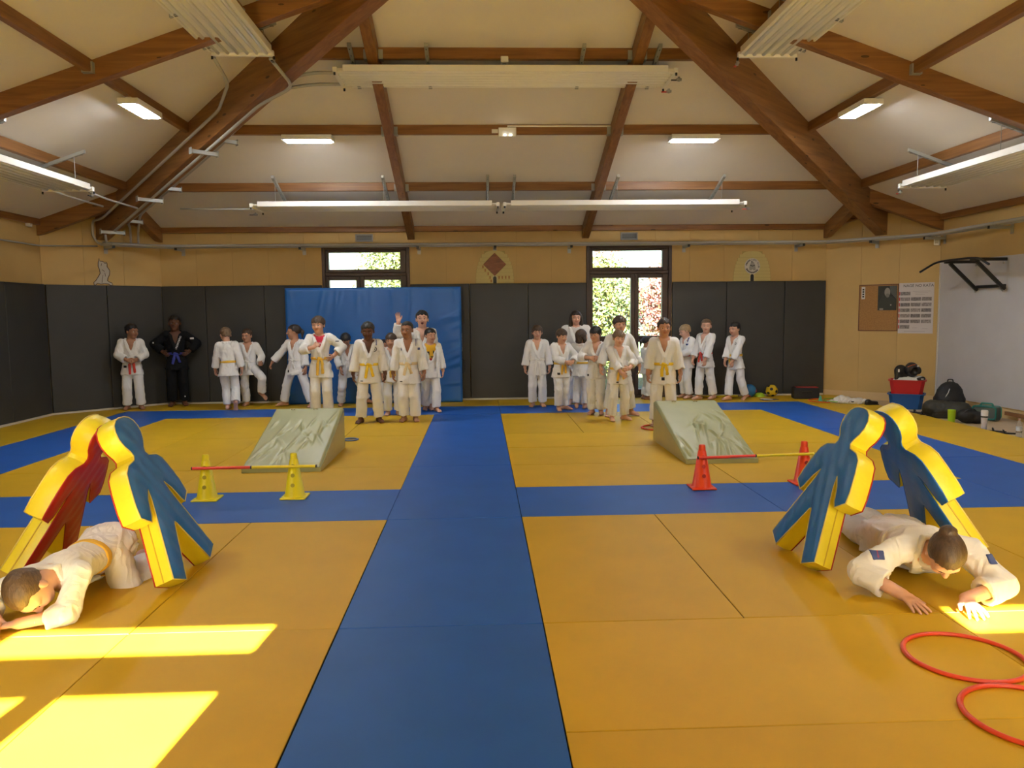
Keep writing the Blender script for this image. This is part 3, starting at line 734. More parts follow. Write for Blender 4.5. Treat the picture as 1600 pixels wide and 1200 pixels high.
m_eyew = mat('eye_white', (.52, .49, .46), .3); m_iris = mat('eye_iris', (.03, .017, .01), .2); m_mouth = mat('mouth_inside', (.10, .012, .012), .5)
m_mark = mat('gi_mark_black', (.015, .015, .018), .7); m_markb = mat('gi_mark_blue', (.06, .09, .26), .7); m_markw = mat('gi_mark_white', (.75, .75, .73), .7); m_markr = mat('gi_mark_red', (.5, .03, .03), .7)

def hand_sdf(s, W, d, n, L, side, curl=.35, spread=.10, thumb=.6, k=.003):
    """W wrist, d along the fingers, n palm normal, side +1: thumb towards +cross(n,d)"""
    d = unit(d); n = unit(np.asarray(n, float)-d*np.dot(n, d)); t = np.cross(n, d)*side
    r = L*.058
    s.cone(W-d*L*.12, W+d*L*.12, L*.155, L*.18, t, 1.0, .62, k=.01)
    s.cone(W+d*L*.10, W+d*L*.40, L*.20, L*.235, t, 1.0, .42, k=.012)
    for i, (o, l) in enumerate(((.185, .47), (.065, .53), (-.06, .50), (-.175, .40))):
        a = W+d*L*.44+t*L*o; dd = unit(d+t*spread*(1.2-i*.8)); nf = unit(n-dd*np.dot(n, dd))
        for j, (fr, cv) in enumerate(((.42, .6), (.33, 1.4), (.25, 1.3))):
            ang = curl*cv; ca, sa = math.cos(ang), math.sin(ang)
            dn = unit(dd*ca+nf*sa); nf = unit(nf*ca-dd*sa); e = a+dn*L*l*fr*1.05
            s.cone(a, e, r*(1.06-.1*j), r*(.98-.12*j), k=k); a = e; dd = dn
    b = W+d*L*.14+t*L*.17; m = b+unit(d*.8+t*thumb*1.3+n*.25)*L*.24; e = m+unit(d*1.0+t*thumb*.55+n*.3*curl)*L*.22
    s.cone(W+d*L*.1+t*L*.08, b, L*.12, L*.10, k=.01); s.cone(b, m, L*.092, L*.075, k=.006); s.cone(m, e, L*.072, L*.055, k=.004)

def foot_sdf(s, A, toe, up, L, side, k=.006):
    """A ankle joint, toe direction, up = sole normal (pointing to the shin)"""
    toe = unit(toe); up = unit(np.asarray(up, float)-toe*np.dot(up, toe)); x = np.cross(toe, up)*side
    g = A-up*L*.27                                    # on the sole plane
    heel = g-toe*L*.22+up*L*.14; ball = g+toe*L*.46+up*L*.115
    s.cone(heel, ball, L*.15, L*.14, x, 1.0, .85, k=.015); s.cone(A, g+toe*L*.25+up*L*.17, L*.17, L*.14, k=.02); s.cone(A+up*L*.1, heel, L*.14, L*.14, k=.02)
    s.cone(ball-x*L*.08, ball+x*L*.09, L*.10, L*.10, k=.015)
    for i, (o, l, r) in enumerate(((-.125, .19, .072), (-.045, .18, .056), (.025, .155, .052), (.088, .125, .048), (.142, .085, .045))):
        b = g+toe*L*.50+x*L*o+up*L*.075; s.cone(b, b+toe*L*l-up*L*.015, L*r, L*r*.95, k=.004)

def head_sdf(s, O, R, hh):
    def P(x, y, z): return O+R@(V3(x, y, z)*hh)
    s.ell(P(0, .07, .15), V3(.345, .43, .345)*hh, R, k=.03*hh)
    s.ell(P(0, -.10, -.12), V3(.275, .28, .36)*hh, R, k=.12*hh)
    s.ell(P(0, -.21, -.37), V3(.15, .13, .12)*hh, R, k=.12*hh)
    s.ell(P(0, -.30, .10), V3(.25, .10, .08)*hh, R, k=.10*hh)
    for sx in (-1, 1):
        s.ell(P(sx*.155, -.27, -.13), V3(.11, .11, .11)*hh, R, k=.1*hh)
        s.ell(P(sx*.135, -.425, .015), V3(.085, .07, .055)*hh, R, k=.05*hh, op='s')
        s.ell(P(sx*.345, .05, -.03), V3(.045, .09, .13)*hh, R@rotz(sx*.35), k=.03*hh)
    s.cone(P(0, -.375, .045), P(0, -.455, -.095), .036*hh, .058*hh, k=.05*hh)
    for sx in (-1, 1): s.ell(P(sx*.05, -.415, -.11), V3(.04, .045, .035)*hh, R, k=.03*hh)
    s.ell(P(0, -.365, -.215), V3(.105, .045, .026)*hh, R, k=.02*hh); s.ell(P(0, -.36, -.262), V3(.09, .045, .03)*hh, R, k=.02*hh)
    s.cone(P(-.09, -.41, -.238), P(.09, -.41, -.238), .012*hh, .012*hh, k=.012*hh, op='s')
    return P

def hair_parts(P, R, hh, style, seed):
    s = SDF(); st = style
    grow = {'buzz': .022, 'short': .05, 'fringe': .06, 'bowl': .065}.get(st, .05)
    s.ell(P(0, .08, .165), V3(.345+grow, .43+grow, .345+grow*1.1)*hh, R, k=.02*hh)
    if st in ('short', 'fringe', 'bowl', 'buzz'):
        s.ell(P(0, .22, -.05), V3(.27+grow*.6, .26+grow*.5, .27)*hh, R, k=.08*hh)
    front = {'buzz': .30, 'short': .24, 'fringe': .13, 'bowl': .10, 'bob': .20, 'long': .22, 'pony': .27, 'bun': .30}[st]
    side = {'buzz': .02, 'short': .0, 'fringe': -.04, 'bowl': -.06, 'bob': -.1, 'long': -.1, 'pony': .04, 'bun': .06}[st]
    back = {'buzz': -.22, 'short': -.25, 'fringe': -.27, 'bowl': -.25, 'bob': -.3, 'long': -.3, 'pony': -.16, 'bun': -.14}[st]
    O = P(0, 0, 0); Ri = R.T
    yk = [-.6, -.30, -.14, -.05, .10, .16, .6]; zk = [front, front, front-.02, side+.02, side, back+.1, back]
    def cutf(X, Y, Z):
        x, y, z = X-O[0], Y-O[1], Z-O[2]
        a = (Ri[0,0]*x+Ri[0,1]*y+Ri[0,2]*z)/hh; b = (Ri[1,0]*x+Ri[1,1]*y+Ri[1,2]*z)/hh; c = (Ri[2,0]*x+Ri[2,1]*y+Ri[2,2]*z)/hh
        a, b, c = np.broadcast_arrays(a, b, c)
        rg = .25 if st in ('bun', 'pony', 'buzz') else 1.0; line = np.interp(b, yk, zk)+rg*(.03*np.sin(a*31+seed)+.02*np.sin(a*57+b*13))
        if st in ('short', 'fringe', 'bowl'): line = line-.05*np.exp(-((np.abs(a)-.30)/.06)**2)*(b < -.02)
        return (line-c)*hh*.9
    s.func(cutf, O-hh, O+hh, 'i', .015*hh)
    if st in ('bob', 'long'):
        low = -.42 if st == 'bob' else -.78
        for sx in (-1, 1):
            s.cone(P(sx*.30, .06, .18), P(sx*.36, .04, low*.6), .15*hh, .14*hh, k=.06*hh); s.cone(P(sx*.36, .04, low*.6), P(sx*.33, .08 if st == 'bob' else -.08, low), .14*hh, .09*hh, k=.05*hh)
        if st == 'long':
            for sx in (-1, 1): s.cone(P(sx*.36, .02, .0), P(sx*.44, -.02, low*.85), .14*hh, .13*hh, k=.06*hh)
        s.cone(P(0, .3, .1), P(0, .34, low*.95), .30*hh, .24*hh, R[:, 0], 1.15, .7, k=.08*hh)
    if st == 'pony':
        s.cone(P(0, .46, .22), P(0, .62, .02), .10*hh, .13*hh, k=.05*hh); s.cone(P(0, .62, .02), P(.04, .60, -.40), .13*hh, .05*hh, k=.05*hh)
    if st == 'bun':
        s.ell(P(0, .50, .34), V3(.19, .15, .16)*hh, R, k=.03*hh)
    ds = .35 if st in ('bun', 'buzz') else 1.0
    def disp(X, Y, Z): return ds*.012*hh*folds(X, Y, Z, 26/hh*.5, seed, 3)+ds*.010*hh*np.sin((X*R[0,0]+Y*R[1,0])*70/hh*.6+3*np.sin(Z*9/hh))
    return s, disp

PERSONS = []
def person(label, loc, face, H, pose=None, hair=('short', 'brown'), skin=0, belt='white', gi=GI, shirt=None, marks=(), fat=1.0, fine=1.38, group='judo children', hh=None, sleeve=.84, hemz=.41, seed=None, mouth_open=False, gi_open=False, cuff=.90, child=True, knot=True, tails=True):
    """face: 0 looks at the camera (-Y), + turns to image right.  Local frame: x = image right when face = 0"""
    seed = len(PERSONS) if seed is None else seed; PERSONS.append(label)
    p = dict(hip=(0, 0, .505), spine=(0, 0, 1), front=(0, -1, 0), head=(0, 0, 0), hz=0,
             ha=(-.150, -.02, .455), hb=(.150, -.02, .455), ea=(-.6, .8, 0), eb=(.6, .8, 0), da=(0, -.15, -1), db=(0, -.15, -1), na=(1, .3, 0), nb=(-1, .3, 0), ca=.35, cb=.35,
             fa=(-.062, .01, .042), fb=(.062, .01, .042), ka=(-.12, -1, 0), kb=(.12, -1, 0), ta=(-.25, -1, 0), tb=(.25, -1, 0), ua=(0, 0, 1), ub=(0, 0, 1), spread=.08)
    p.update(pose or {})
    root = empty('person', loc, math.radians(face), label, 'person', group)
    A_ = lambda v: np.asarray(v, float)*H
    W3 = unit(p['spine']); Bk = -np.asarray(p['front'], float); Bk = unit(Bk-W3*np.dot(Bk, W3)); U3 = np.cross(Bk, W3)
    TR = np.stack([U3, Bk, W3], 1); hip = A_(p['hip']); z_h = .505
    def T(x, y, z): return hip+TR@(V3(x, y, z-z_h)*H)     # torso frame in standing coordinates
    hh = (hh or (.168 if child else .14))*H
    neck = T(0, .012, .825)
    hy, hp_, hr = [math.radians(a) for a in p['head']]
    HR = TR@rotz(hy)@rotx(hp_)@roty(hr)
    HO = neck+HR@V3(0, -.02*H, 0)+ (TR@V3(0, 0, 1)*.25+HR@V3(0, 0, .75))*(hh*.50+.008*H)
    shA, shB = T(-.097*fat, .008, .785), T(.097*fat, .008, .785)
    hpA, hpB = T(-.052, 0, .50), T(.052, 0, .50)
    l1, l2, t1, t2 = .158*H, .142*H, .237*H, .226*H
    elA, wrA = ik(shA, A_(p['ha']), l1, l2, p['ea']); elB, wrB = ik(shB, A_(p['hb']), l1, l2, p['eb'])
    knA, anA = ik(hpA, A_(p['fa']), t1, t2, p['ka']); knB, anB = ik(hpB, A_(p['fb']), t1, t2, p['kb'])
    sk, lip = skin_mat(skin)
    # ---- body (skin)
    hs = SDF(); P = head_sdf(hs, HO, HR, hh)
    hs.cone(neck-W3*.03*H, P(0, .06, -.22), .042*H, .235*hh, k=.02*H*.5)
    hs.cone(T(-.06, 0, .785), T(.06, 0, .785), .04*H, .04*H, k=.02); hs.cone(T(0, .0, .76), T(0, .004, .66), .075*H, .070*H, U3, 1.1, .78, k=.03)
    hs.plane(T(0, 0, .62), -W3)
    parts = [sdf_mesh(hs, .0054*fine*H/1.3)]; nhead = len(parts[0][1])
    bs = SDF(); bs.cone(T(0, .0, .74), T(0, .0, .52), .070*H, .066*H, U3, 1.2, .8, k=.03)
    for (S_, E_2, W_, sd, dd, nn, cc, sp) in ((shA, elA, wrA, 1, p['da'], p['na'], p['ca'], p['spread']), (shB, elB, wrB, -1, p['db'], p['nb'], p['cb'], p['spread'])):
        bs.cone(S_, E_2, .034*H, .027*H, k=.02); bs.cone(E_2, W_, .027*H, .019*H, k=.01)
    for (h_, k_, a_) in ((hpA, knA, anA), (hpB, knB, anB)):
        bs.cone(h_, k_, .05*H, .035*H, k=.02); bs.cone(k_, a_, .034*H, .023*H, k=.01)
    parts.append(sdf_mesh(bs, .0140*fine*H/1.3))
    for (W_, E_2, sd, dd, nn, cc) in ((wrA, elA, -1, p['da'], p['na'], p['ca']), (wrB, elB, 1, p['db'], p['nb'], p['cb'])):
        q = SDF(); dd = np.asarray(dd, float) if dd is not None else unit(W_-E_2); hand_sdf(q, W_, dd, nn, .098*H, sd, cc, p['spread']); q.cone(W_-unit(W_-E_2)*.05*H, W_, .0215*H, .0195*H, k=.008)
        parts.append(sdf_mesh(q, .0037*fine*H/1.3))
    for (a_, k_, sd, tt, uu) in ((anA, knA, 1, p['ta'], p['ua']), (anB, knB, -1, p['tb'], p['ub'])):
        q = SDF(); foot_sdf(q, a_, tt, uu, .145*H, sd); q.cone(a_, a_+unit(k_-a_)*.09*H, .0235*H, .027*H, k=.012); parts.append(sdf_mesh(q, .0066*fine*H/1.3))
    PV, FV = merge(parts)
    cen = PV[FV].mean(1); loc_h = (cen-HO)@HR/hh
    mi = (((loc_h[:, 0]/.12)**2+((loc_h[:, 1]+.40)/.075)**2+((loc_h[:, 2]+.238)/.055)**2) < 1).astype(int); mi[nhead:] = 0
    nobj('body', to_mesh('body', PV, FV, [sk, lip], mi), root)
    for sx in (-1, 1):
        mb = MB(); Mh = Matrix([list(HR[i])+[0] for i in range(3)]+[[0, 0, 0, 1]]); c = P(sx*.135, -.318, .008); Mh = Matrix.Translation(Vector(c)) @ Mh
        mb.ball((0, 0, 0), (.068*hh, .062*hh, .040*hh), 10, 0, Mh); mb.ball((0, -.032*hh, 0), (.036*hh, .036*hh, .034*hh), 8, 1, Mh); mb.build('eye', [m_eyew, m_iris], root, smooth=True)
    # eyelids/brows
    q = SDF()
    for sx in (-1, 1): q.cone(P(sx*.065, -.405, .122), P(sx*.145, -.392, .135), .013*hh, .013*hh, k=.004); q.cone(P(sx*.145, -.392, .135), P(sx*.215, -.352, .112), .013*hh, .010*hh, k=.004)
    E2, F2 = sdf_mesh(q, .0032*H/1.3); nobj('eyebrows', to_mesh('eyebrows', E2, F2, hair_mat(hair[1] if hair[1] != 'blond' else 'light')), root)
    if mouth_open:
        mb = MB(); Mh = Matrix.Translation(Vector(P(0, -.365, -.255))) @ Matrix([list(HR[i])+[0] for i in range(3)]+[[0, 0, 0, 1]]); mb.ball((0, 0, 0), (.085*hh, .045*hh, .07*hh), 12, 0, Mh); mb.build('open_mouth', m_mouth, root, smooth=True)
    s_, dsp = hair_parts(P, HR, hh, hair[0], seed); E2, F2 = sdf_mesh(s_, .0065*fine*H/1.3, dsp); nobj('hair', to_mesh('hair', E2, F2, hair_mat(hair[1])), root)
    # ---- trousers
    ts = SDF(); ts.cone(T(0, .004, .56), T(0, .008, .49), .060*H, .066*H, U3, 1.22*fat, 1.0, k=.03)
    for (h_, k_, a_) in ((hpA, knA, anA), (hpB, knB, anB)):
        e = k_+(a_-k_)*cuff; ts.cone(h_, k_, .056*H*fat, .051*H, k=.015)
        ts.cone(k_, e, .0505*H, .0515*H, flat=True, k=.012)
    for (k_, a_) in ((knA, anA), (knB, anB)):
        e = k_+(a_-k_)*cuff; dd = unit(a_-k_); ts.cone(e-dd*.022*H, e+dd*.03*H, .031*H, .036*H, flat=True, k=.004, op='s')
    def dispT(X, Y, Z): return .0040*H*folds(X, Y, Z, 17/H, seed+3, 4, (1, 1, .75))-.0052*H*creases(X, Y, Z, 20/H, seed+9)-.0014*H*creases(X, Y, Z, 46/H, seed+2)
    E2, F2 = sdf_mesh(ts, .0095*fine*H/1.3, dispT); nobj('trousers', to_mesh('trousers', E2, F2, gi), root)
    # ---- jacket
    def jacket_sdf():
        js = SDF(); f_ = fat
        js.cone(T(0, .004, .745), T(0, .0, .60), .080*H, .069*H, U3, 1.22*f_, .92, k=.03)
        js.cone(T(0, .0, .60), T(0, .004, hemz), .069*H, .110*H, U3, 1.14*f_, .84, flat=True, k=.02)
        js.cone(T(0, .0, .63), T(0, .0, .57), .066*H, .068*H, U3, 1.18*f_, .9, k=.02)
        js.cone(T(-.078*f_, .008, .788), T(.078*f_, .008, .788), .040*H, .040*H, W3, .95, 1.0, k=.035)
        for (S_, E_2, W_) in ((shA, elA, wrA), (shB, elB, wrB)):
            e = E_2+(W_-E_2)*sleeve; js.cone(S_, E_2, .045*H, .042*H, k=.03)
            js.cone(E_2, e, .0425*H, .0465*H, flat=True, k=.010)
        # neck opening
        vb = .64 if not gi_open else .585
        O = T(0, 0, 0); 
        def vf(X, Y, Z):
            x, y, z = (X-O[0])/H, (Y-O[1])/H, (Z-O[2])/H
            a = TR[0,0]*x+TR[1,0]*y+TR[2,0]*z; b = TR[0,1]*x+TR[1,1]*y+TR[2,1]*z; c = TR[0,2]*x+TR[1,2]*y+TR[2,2]*z
            wv = np.clip((c-vb)/(.835-vb), 0, 1.5)*(.044 if not gi_open else .075)
            return np.maximum(np.maximum(np.abs(a)-wv, b+.004), vb-c)*H*.8
        js.func(vf, np.minimum(T(-.1, -.16, .6), T(.1, .02, .9))-.05*H, np.maximum(T(-.1, -.16, .6), T(.1, .02, .9))+.05*H, 's', .006)
        js.cone(neck-W3*.03*H, neck+W3*.08*H, .046*H, .05*H, flat=True, k=.006, op='s')
        for (E_2, W_) in ((elA, wrA), (elB, wrB)):
            e = E_2+(W_-E_2)*sleeve; dd = unit(W_-E_2); js.cone(e-dd*.026*H, e+dd*.02*H, .0255*H, .030*H, flat=True, k=.004, op='s')
        # front overlap edge and side vents of the skirt
        js.cone(T(-.035, -.11, .585), T(-.055, -.12, hemz-.02), .006*H, .008*H, k=.004, op='s')
        for sx in (-1, 1): js.cone(T(sx*.13*fat, 0, hemz+.06), T(sx*.13*fat, 0, hemz-.03), .006*H, .022*H, Bk, .5, 1.6, k=.006, op='s')
        return js
    jd = lambda X, Y, Z: .0034*H*folds(X, Y, Z, 16/H, seed, 4)-.0052*H*creases(X, Y, Z, 20/H, seed+6)-.0014*H*creases(X, Y, Z, 46/H, seed+1)
    js = jacket_sdf(); E2, F2 = sdf_mesh(js, .0092*fine*H/1.3, jd); jk = nobj('jacket', to_mesh('jacket', E2, F2, gi), root)
    cs = SDF()
    for a, b in (((-.036, .052, .815), (.036, .052, .815)), ((-.036, .052, .815), (-.058, .005, .822)), ((.036, .052, .815), (.058, .005, .822))): cs.cone(T(*a), T(*b), .0165*H, .0165*H, W3, 1.15, .55, k=.006)
    for sx in (-1, 1):
        if gi_open: pts = [(sx*.058, .005, .822), (sx*.074, -.055, .77), (sx*.082, -.074, .68), (sx*.076, -.074, .585), (sx*.085, -.085, hemz+.01)]
        else: pts = [(sx*.058, .005, .822), (sx*.053, -.045, .792), (sx*.035, -.070, .725), (sx*.004, -.0795-.005*(sx < 0), .65), (-sx*.026, -.0745-.005*(sx < 0), .585)]
        for a, b in zip(pts[:-1], pts[1:]):
            cs.cone(T(*a)-Bk*.002*H, T(*b)-Bk*.002*H, .0165*H, .0165*H, U3+W3*.5*sx-Bk*.25*sx*0, 1.2, .50, k=.005)
    E2, F2 = sdf_mesh(cs, .0058*fine*H/1.3); nobj('lapel', to_mesh('lapel', E2, F2, gi), jk)
    # ---- belt
    if belt and not gi_open:
        bz = .585; q = SDF(); q.cone(T(0, 0, bz+.05), T(0, 0, bz-.05), .0790*H, .0805*H, U3, 1.18*fat, .915, flat=True, k=.003)
        q.plane(T(0, 0, bz+.0145), W3, k=.002); q.plane(T(0, 0, bz-.0145), -W3, k=.002)
        E2, F2 = sdf_mesh(q, .0062*fine*H/1.3); bo = nobj('belt', to_mesh('belt', E2, F2, BELT[belt]), root)
        if knot:
            q = SDF(); q.cone(T(-.016, -.078, bz+.004), T(.018, -.08, bz-.004), .0165*H, .0165*H, W3, 1, .75, k=.004)
            q.cone(T(-.03, -.074, bz+.002), T(.03, -.074, bz), .0135*H, .0135*H, W3, 1.1, .6, k=.006)
            E2, F2 = sdf_mesh(q, .0045*fine*H/1.3); nobj('belt_knot', to_mesh('belt_knot', E2, F2, BELT[belt]), bo)
        if tails:
            for sx, l in ((-1, .115), (1, .10)):
                tl = p.get('tail', .0); q = SDF(); a = T(sx*.010, -.084, bz-.006); b = T(sx*.022+.0*sx, -.092-.002*sx, bz-l*.45); c = T(sx*.030+.008*((seed*7+sx) % 3-1), -.088, bz-l-tl)
                q.cone(a, b, .0155*H, .0155*H, U3, 1, .24, k=.004); q.cone(b, c, .0155*H, .0155*H, U3, 1, .24, flat=True, k=.004)
                E2, F2 = sdf_mesh(q, .0042*fine*H/1.3); nobj('belt_tail', to_mesh('belt_tail', E2, F2, BELT[belt]), bo)
    if shirt is not None:
        q = SDF(); q.cone(T(0, .0, .765), T(0, .0, .57), .076*H, .068*H, U3, 1.14, .84, k=.03); q.cone(T(-.06, .006, .785), T(.06, .006, .785), .041*H, .041*H, k=.03)
        q.cone(neck-W3*.02*H+Bk*-.01*H, neck+W3*.09*H-Bk*.03*H, .046*H, .052*H, flat=True, k=.005, op='s')
        shirt_s = q; E2, F2 = sdf_mesh(q, .0085*H/1.3); sh_o = nobj('shirt', to_mesh('shirt', E2, F2, shirt), root)
    # ---- printed marks follow the cloth
    for mk in marks:
        kind, c, size, m = mk[:4]; which = mk[4] if len(mk) > 4 else 'jacket'
        src = jacket_sdf() if which == 'jacket' else None
        if which == 'lapel': src = cs; cc = T(*c)
        elif which == 'shirt': src = shirt_s; cc = T(*c)
        elif which == 'jacket':
            cc = T(*c)
        elif which == 'armA': cc = shA+(elA-shA)*c[0]+TR@(V3(*c[1:])*H); src = jacket_sdf()
        elif which == 'armB': cc = shB+(elB-shB)*c[0]+TR@(V3(*c[1:])*H); src = jacket_sdf()
        elif which in ('legA', 'legB'):
            k_, a_ = (knA, anA) if which == 'legA' else (knB, anB); cc = k_+(a_-k_)*c[0]+TR@(V3(*c[1:])*H); src = ts
        sz = np.asarray(size[:3], float)*H; hgr = .0034*fine*H/1.3; lo = cc-sz.max()*1.5; hi = cc+sz.max()*1.5
        D, l_, ax = src.grid(hgr, lo, hi); X, Y, Z = np.meshgrid(*ax, indexing='ij'); D = D+(0 if which in ('lapel', 'shirt') else jd(X, Y, Z) if which[:3] != 'leg' else dispT(X, Y, Z))-.0035*H
        x, y, z = X-cc[0], Y-cc[1], Z-cc[2]
        a = TR[0,0]*x+TR[1,0]*y+TR[2,0]*z; b = TR[0,1]*x+TR[1,1]*y+TR[2,1]*z; c2 = TR[0,2]*x+TR[1,2]*y+TR[2,2]*z
        if kind == 'ring':
            rr = np.sqrt(a*a+c2*c2); reg = np.minimum(np.abs(rr-sz[0])-sz[0]*.16, np.maximum(np.abs(a)-sz[0]*.45, np.abs(c2)-sz[0]*.22)); reg = np.maximum(reg, np.abs(b)-sz[1])
        elif kind == 'stripes':
            reg = np.maximum(np.maximum(np.abs(a)-sz[0], np.abs(c2)-sz[2]), np.abs(b)-sz[1]); reg = np.maximum(reg, sz[0]*.14-np.abs(((a/sz[0]*1.5+.5) % 1)-.5)*sz[0]*.6)
        elif kind == 'letters':       # a slanted row of small strokes up the lapel
            ang = size[3] if len(size) > 3 else .5; ca, sa = math.cos(ang), math.sin(ang); a1 = a*ca-c2*sa; c1 = a*sa+c2*ca
            reg = np.maximum(np.maximum(np.abs(a1)-sz[0], np.abs(c1)-sz[2]), np.abs(b)-sz[1]); ph = (c1/sz[2]*4.5) % 1
            reg = np.maximum(reg, (np.abs(ph-.5)-.36)*sz[2]*.2); reg = np.maximum(reg, (.12-np.abs(((a1/sz[0]+c1/sz[2]*3) % 1.0)-.5))*sz[0]*.5)
        else: reg = np.maximum(np.maximum(np.abs(a)-sz[0], np.abs(c2)-sz[2]), np.abs(b)-sz[1])
        D = np.maximum(D, reg)
        E2, F2 = nets(D, l_, hgr)
        if len(F2): nobj('printed_mark', to_mesh('printed_mark', E2, F2, m), root if which[:3] == 'leg' else sh_o if which == 'shirt' else jk)
    return root
# ---------------------------------------------------------------- the class
CLASP = dict(ha=(-.045, -.13, .59), hb=(.045, -.13, .585), da=(1, -.15, -.35), db=(-1, -.2, -.3), na=(0, 1, -.3), nb=(0, 1, -.3), ea=(-1, .3, -.4), eb=(1, .3, -.4), ca=.5, cb=.5)
HIPA = dict(ha=(-.125, -.02, .60), ea=(-1, .25, 0), da=(.45, -.8, -.35), na=(1, .5, 0), ca=.4)
HIPB = dict(hb=(.125, -.02, .60), eb=(1, .25, 0), db=(-.45, -.8, -.35), nb=(-1, .5, 0), cb=.4)
m_redtee = mat('red_tshirt', (.55, .02, .05), .8); m_yeltee = mat('yellow_tshirt', (.78, .45, .02), .8)
LG = 'judo children waiting on the left'; RG = 'judo children waiting on the right'
person('boy in white gi with red belt smiling to his left at the padded corner', (-4.99, 7.24, 0), 22, 1.40, dict(CLASP, head=(42, 6, 0), tail=.05, fa=(-.07, .02, .042), fb=(.075, 0, .042)), ('short', 'black'), 2, 'red', GI2, group=LG, marks=[('box', (-.07, -.08, .51), (.016, .05, .013), m_mark)])
person('boy in black gi with blue belt, hands on hips, against the padding', (-4.43, 7.66, 0), 18, 1.53, dict({**HIPA, **HIPB}, head=(-3, 0, 0)), ('short', 'black'), 3, 'blue', GIB, group=LG, marks=[('letters', (.030, -.08, .705), (.0105, .06, .075, .36), m_markw, 'lapel'), ('box', (.4, .02, -.05, 0), (.02, .04, .010), m_markw, 'armB'), ('box', (.85, -.02, -.04, 0), (.008, .05, .008), m_markw, 'armA'), ('box', (.7, .01, -.05, 0), (.006, .05, .008), m_markw, 'legB')])
person('fair boy seen from behind, walking, yellow belt', (-3.37, 7.03, 0), 188, 1.33, dict(fa=(-.085, .10, .085), ta=(.05, -.45, -.85), ua=(0, -.85, .45), ka=(0, -1, 0), fb=(.03, -.03, .042), tb=(0, -1, 0), head=(25, 12, 0), ha=(-.17, .03, .47), hb=(.17, -.06, .46), spine=(.02, -.04, 1)), ('short', 'light'), 4, 'yellow', GI, group=LG, tails=False)
person('boy half hidden behind the walking fair boy, one foot lifted', (-3.18, 7.5, 0), 5, 1.29, dict(fb=(.16, -.06, .17), tb=(.7, -.4, -.55), ub=(-.5, 0, .8), kb=(.7, -1, .2), fa=(-.05, .02, .042), hb=(.16, -.12, .55), db=(.6, -.6, .1), head=(-15, 5, 0)), ('short', 'brown'), 1, 'white', GI, group=LG)
person('girl in white gi in a wide stance, head turned left, ponytail', (-2.33, 7.2, 0), -22, 1.37, dict(hip=(0, 0, .492), fa=(-.21, .03, .042), fb=(.21, .0, .042), ka=(-.8, -1, 0), kb=(.8, -1, 0), ta=(-.8, -.7, 0), ha=(-.31, -.07, .52), ea=(-.2, 1, -.4), da=(-.5, -.2, -.9), head=(-55, 0, 0), hb=(.17, -.04, .42)), ('pony', 'dark'), 1, 'white', GI, group=LG, marks=[('box', (-.055, -.1, .455), (.012, .05, .014), m_mark)])
person('child with brown fringe and red shirt under gi, fist at chest, yellow belt', (-1.70, 6.1, 0), 8, 1.49, dict({**HIPB}, ha=(-.055, -.15, .70), ea=(-1, .1, -.7), da=(.75, -.2, .55), na=(.2, .8, -.5), ca=1.0, head=(-16, 4, -3), tail=.055), ('fringe', 'brown'), 0, 'yellow', GI2, shirt=m_redtee, group=LG, sleeve=.62, hemz=.39, marks=[('box', (.35, .03, -.045, 0), (.018, .05, .005), m_mark, 'armB'), ('letters', (0, -.075, .735), (.010, .05, .02, 1.57), m_markw, 'shirt')])
person('dark haired child leaning in a lunge before the blue crash mat', (-1.50, 7.3, 0), 15, 1.27, dict(hip=(.0, .02, .485), spine=(-.05, -.22, 1), fa=(-.10, .0, .042), fb=(.26, .04, .042), kb=(.8, -1, 0), tb=(.8, -.7, 0), head=(-8, 26, 0), ha=(-.10, -.15, .50), hb=(.13, -.14, .48)), ('short', 'black'), 1, 'white', GI, group=LG)
person('dark skinned boy with golden yellow belt and round chest emblem', (-.85, 5.22, 0), 8, 1.41, dict(head=(-6, 12, 0), fa=(-.095, .0, .042), fb=(.085, .02, .042), ta=(-.4, -1, 0), tb=(.3, -1, 0), ha=(-.165, -.02, .45), hb=(.165, -.03, .44), tail=.02), ('short', 'black'), 3, 'gold', GI2, group=LG, hemz=.40, marks=[('ring', (.055, -.08, .735), (.022, .06), m_mark), ('box', (-.075, -.1, .425), (.014, .05, .005), m_mark), ('stripes', (.075, .0, .80), (.012, .06, .03), m_markb)])
person('smallest child mostly hidden between the two dark skinned children', (-.91, 7.36, 0), 8, 1.09, dict(head=(15, 0, 0)), ('short', 'black'), 1, 'white', GI, group=LG)
person('child with brown fringe mostly hidden behind the pale belted child', (-.62, 6.0, 0), 8, 1.23, dict(head=(-10, 8, 0), ha=(-.12, -.06, .44), hb=(.1, -.06, .45)), ('fringe', 'brown'), 0, 'yellow', GI, group=LG)
person('child with pulled back hair, striped shoulder gi and pale yellow belt', (-.31, 5.3, 0), 0, 1.41, dict(head=(-14, 3, 0), ha=(-.16, -.02, .45), hb=(.165, -.02, .46), fa=(-.055, 0, .042), fb=(.06, 0, .042)), ('buzz', 'black'), 2, 'pale', GI, group=LG, hemz=.385, marks=[('stripes', (.085, -.02, .795), (.016, .07, .035), m_markb), ('box', (.35, .0, -.05, 0), (.012, .05, .012), m_markb, 'armB'), ('box', (-.07, -.1, .41), (.014, .05, .005), m_mark), ('box', (-.06, -.1, .73), (.005, .05, .014), m_markb)])
person('shouting boy with one arm raised at the back of the left group', (-.20, 6.6, 0), 4, 1.56, dict(ha=(-.235, -.03, .90), ea=(-1, .1, -.6), da=(-.1, 0, 1), na=(0, -1, 0), ca=.25, head=(0, -4, 0)), ('short', 'black'), 4, 'white', GI2, group=LG, mouth_open=True, marks=[('ring', (.072, -.07, .765), (.016, .06), m_mark)])
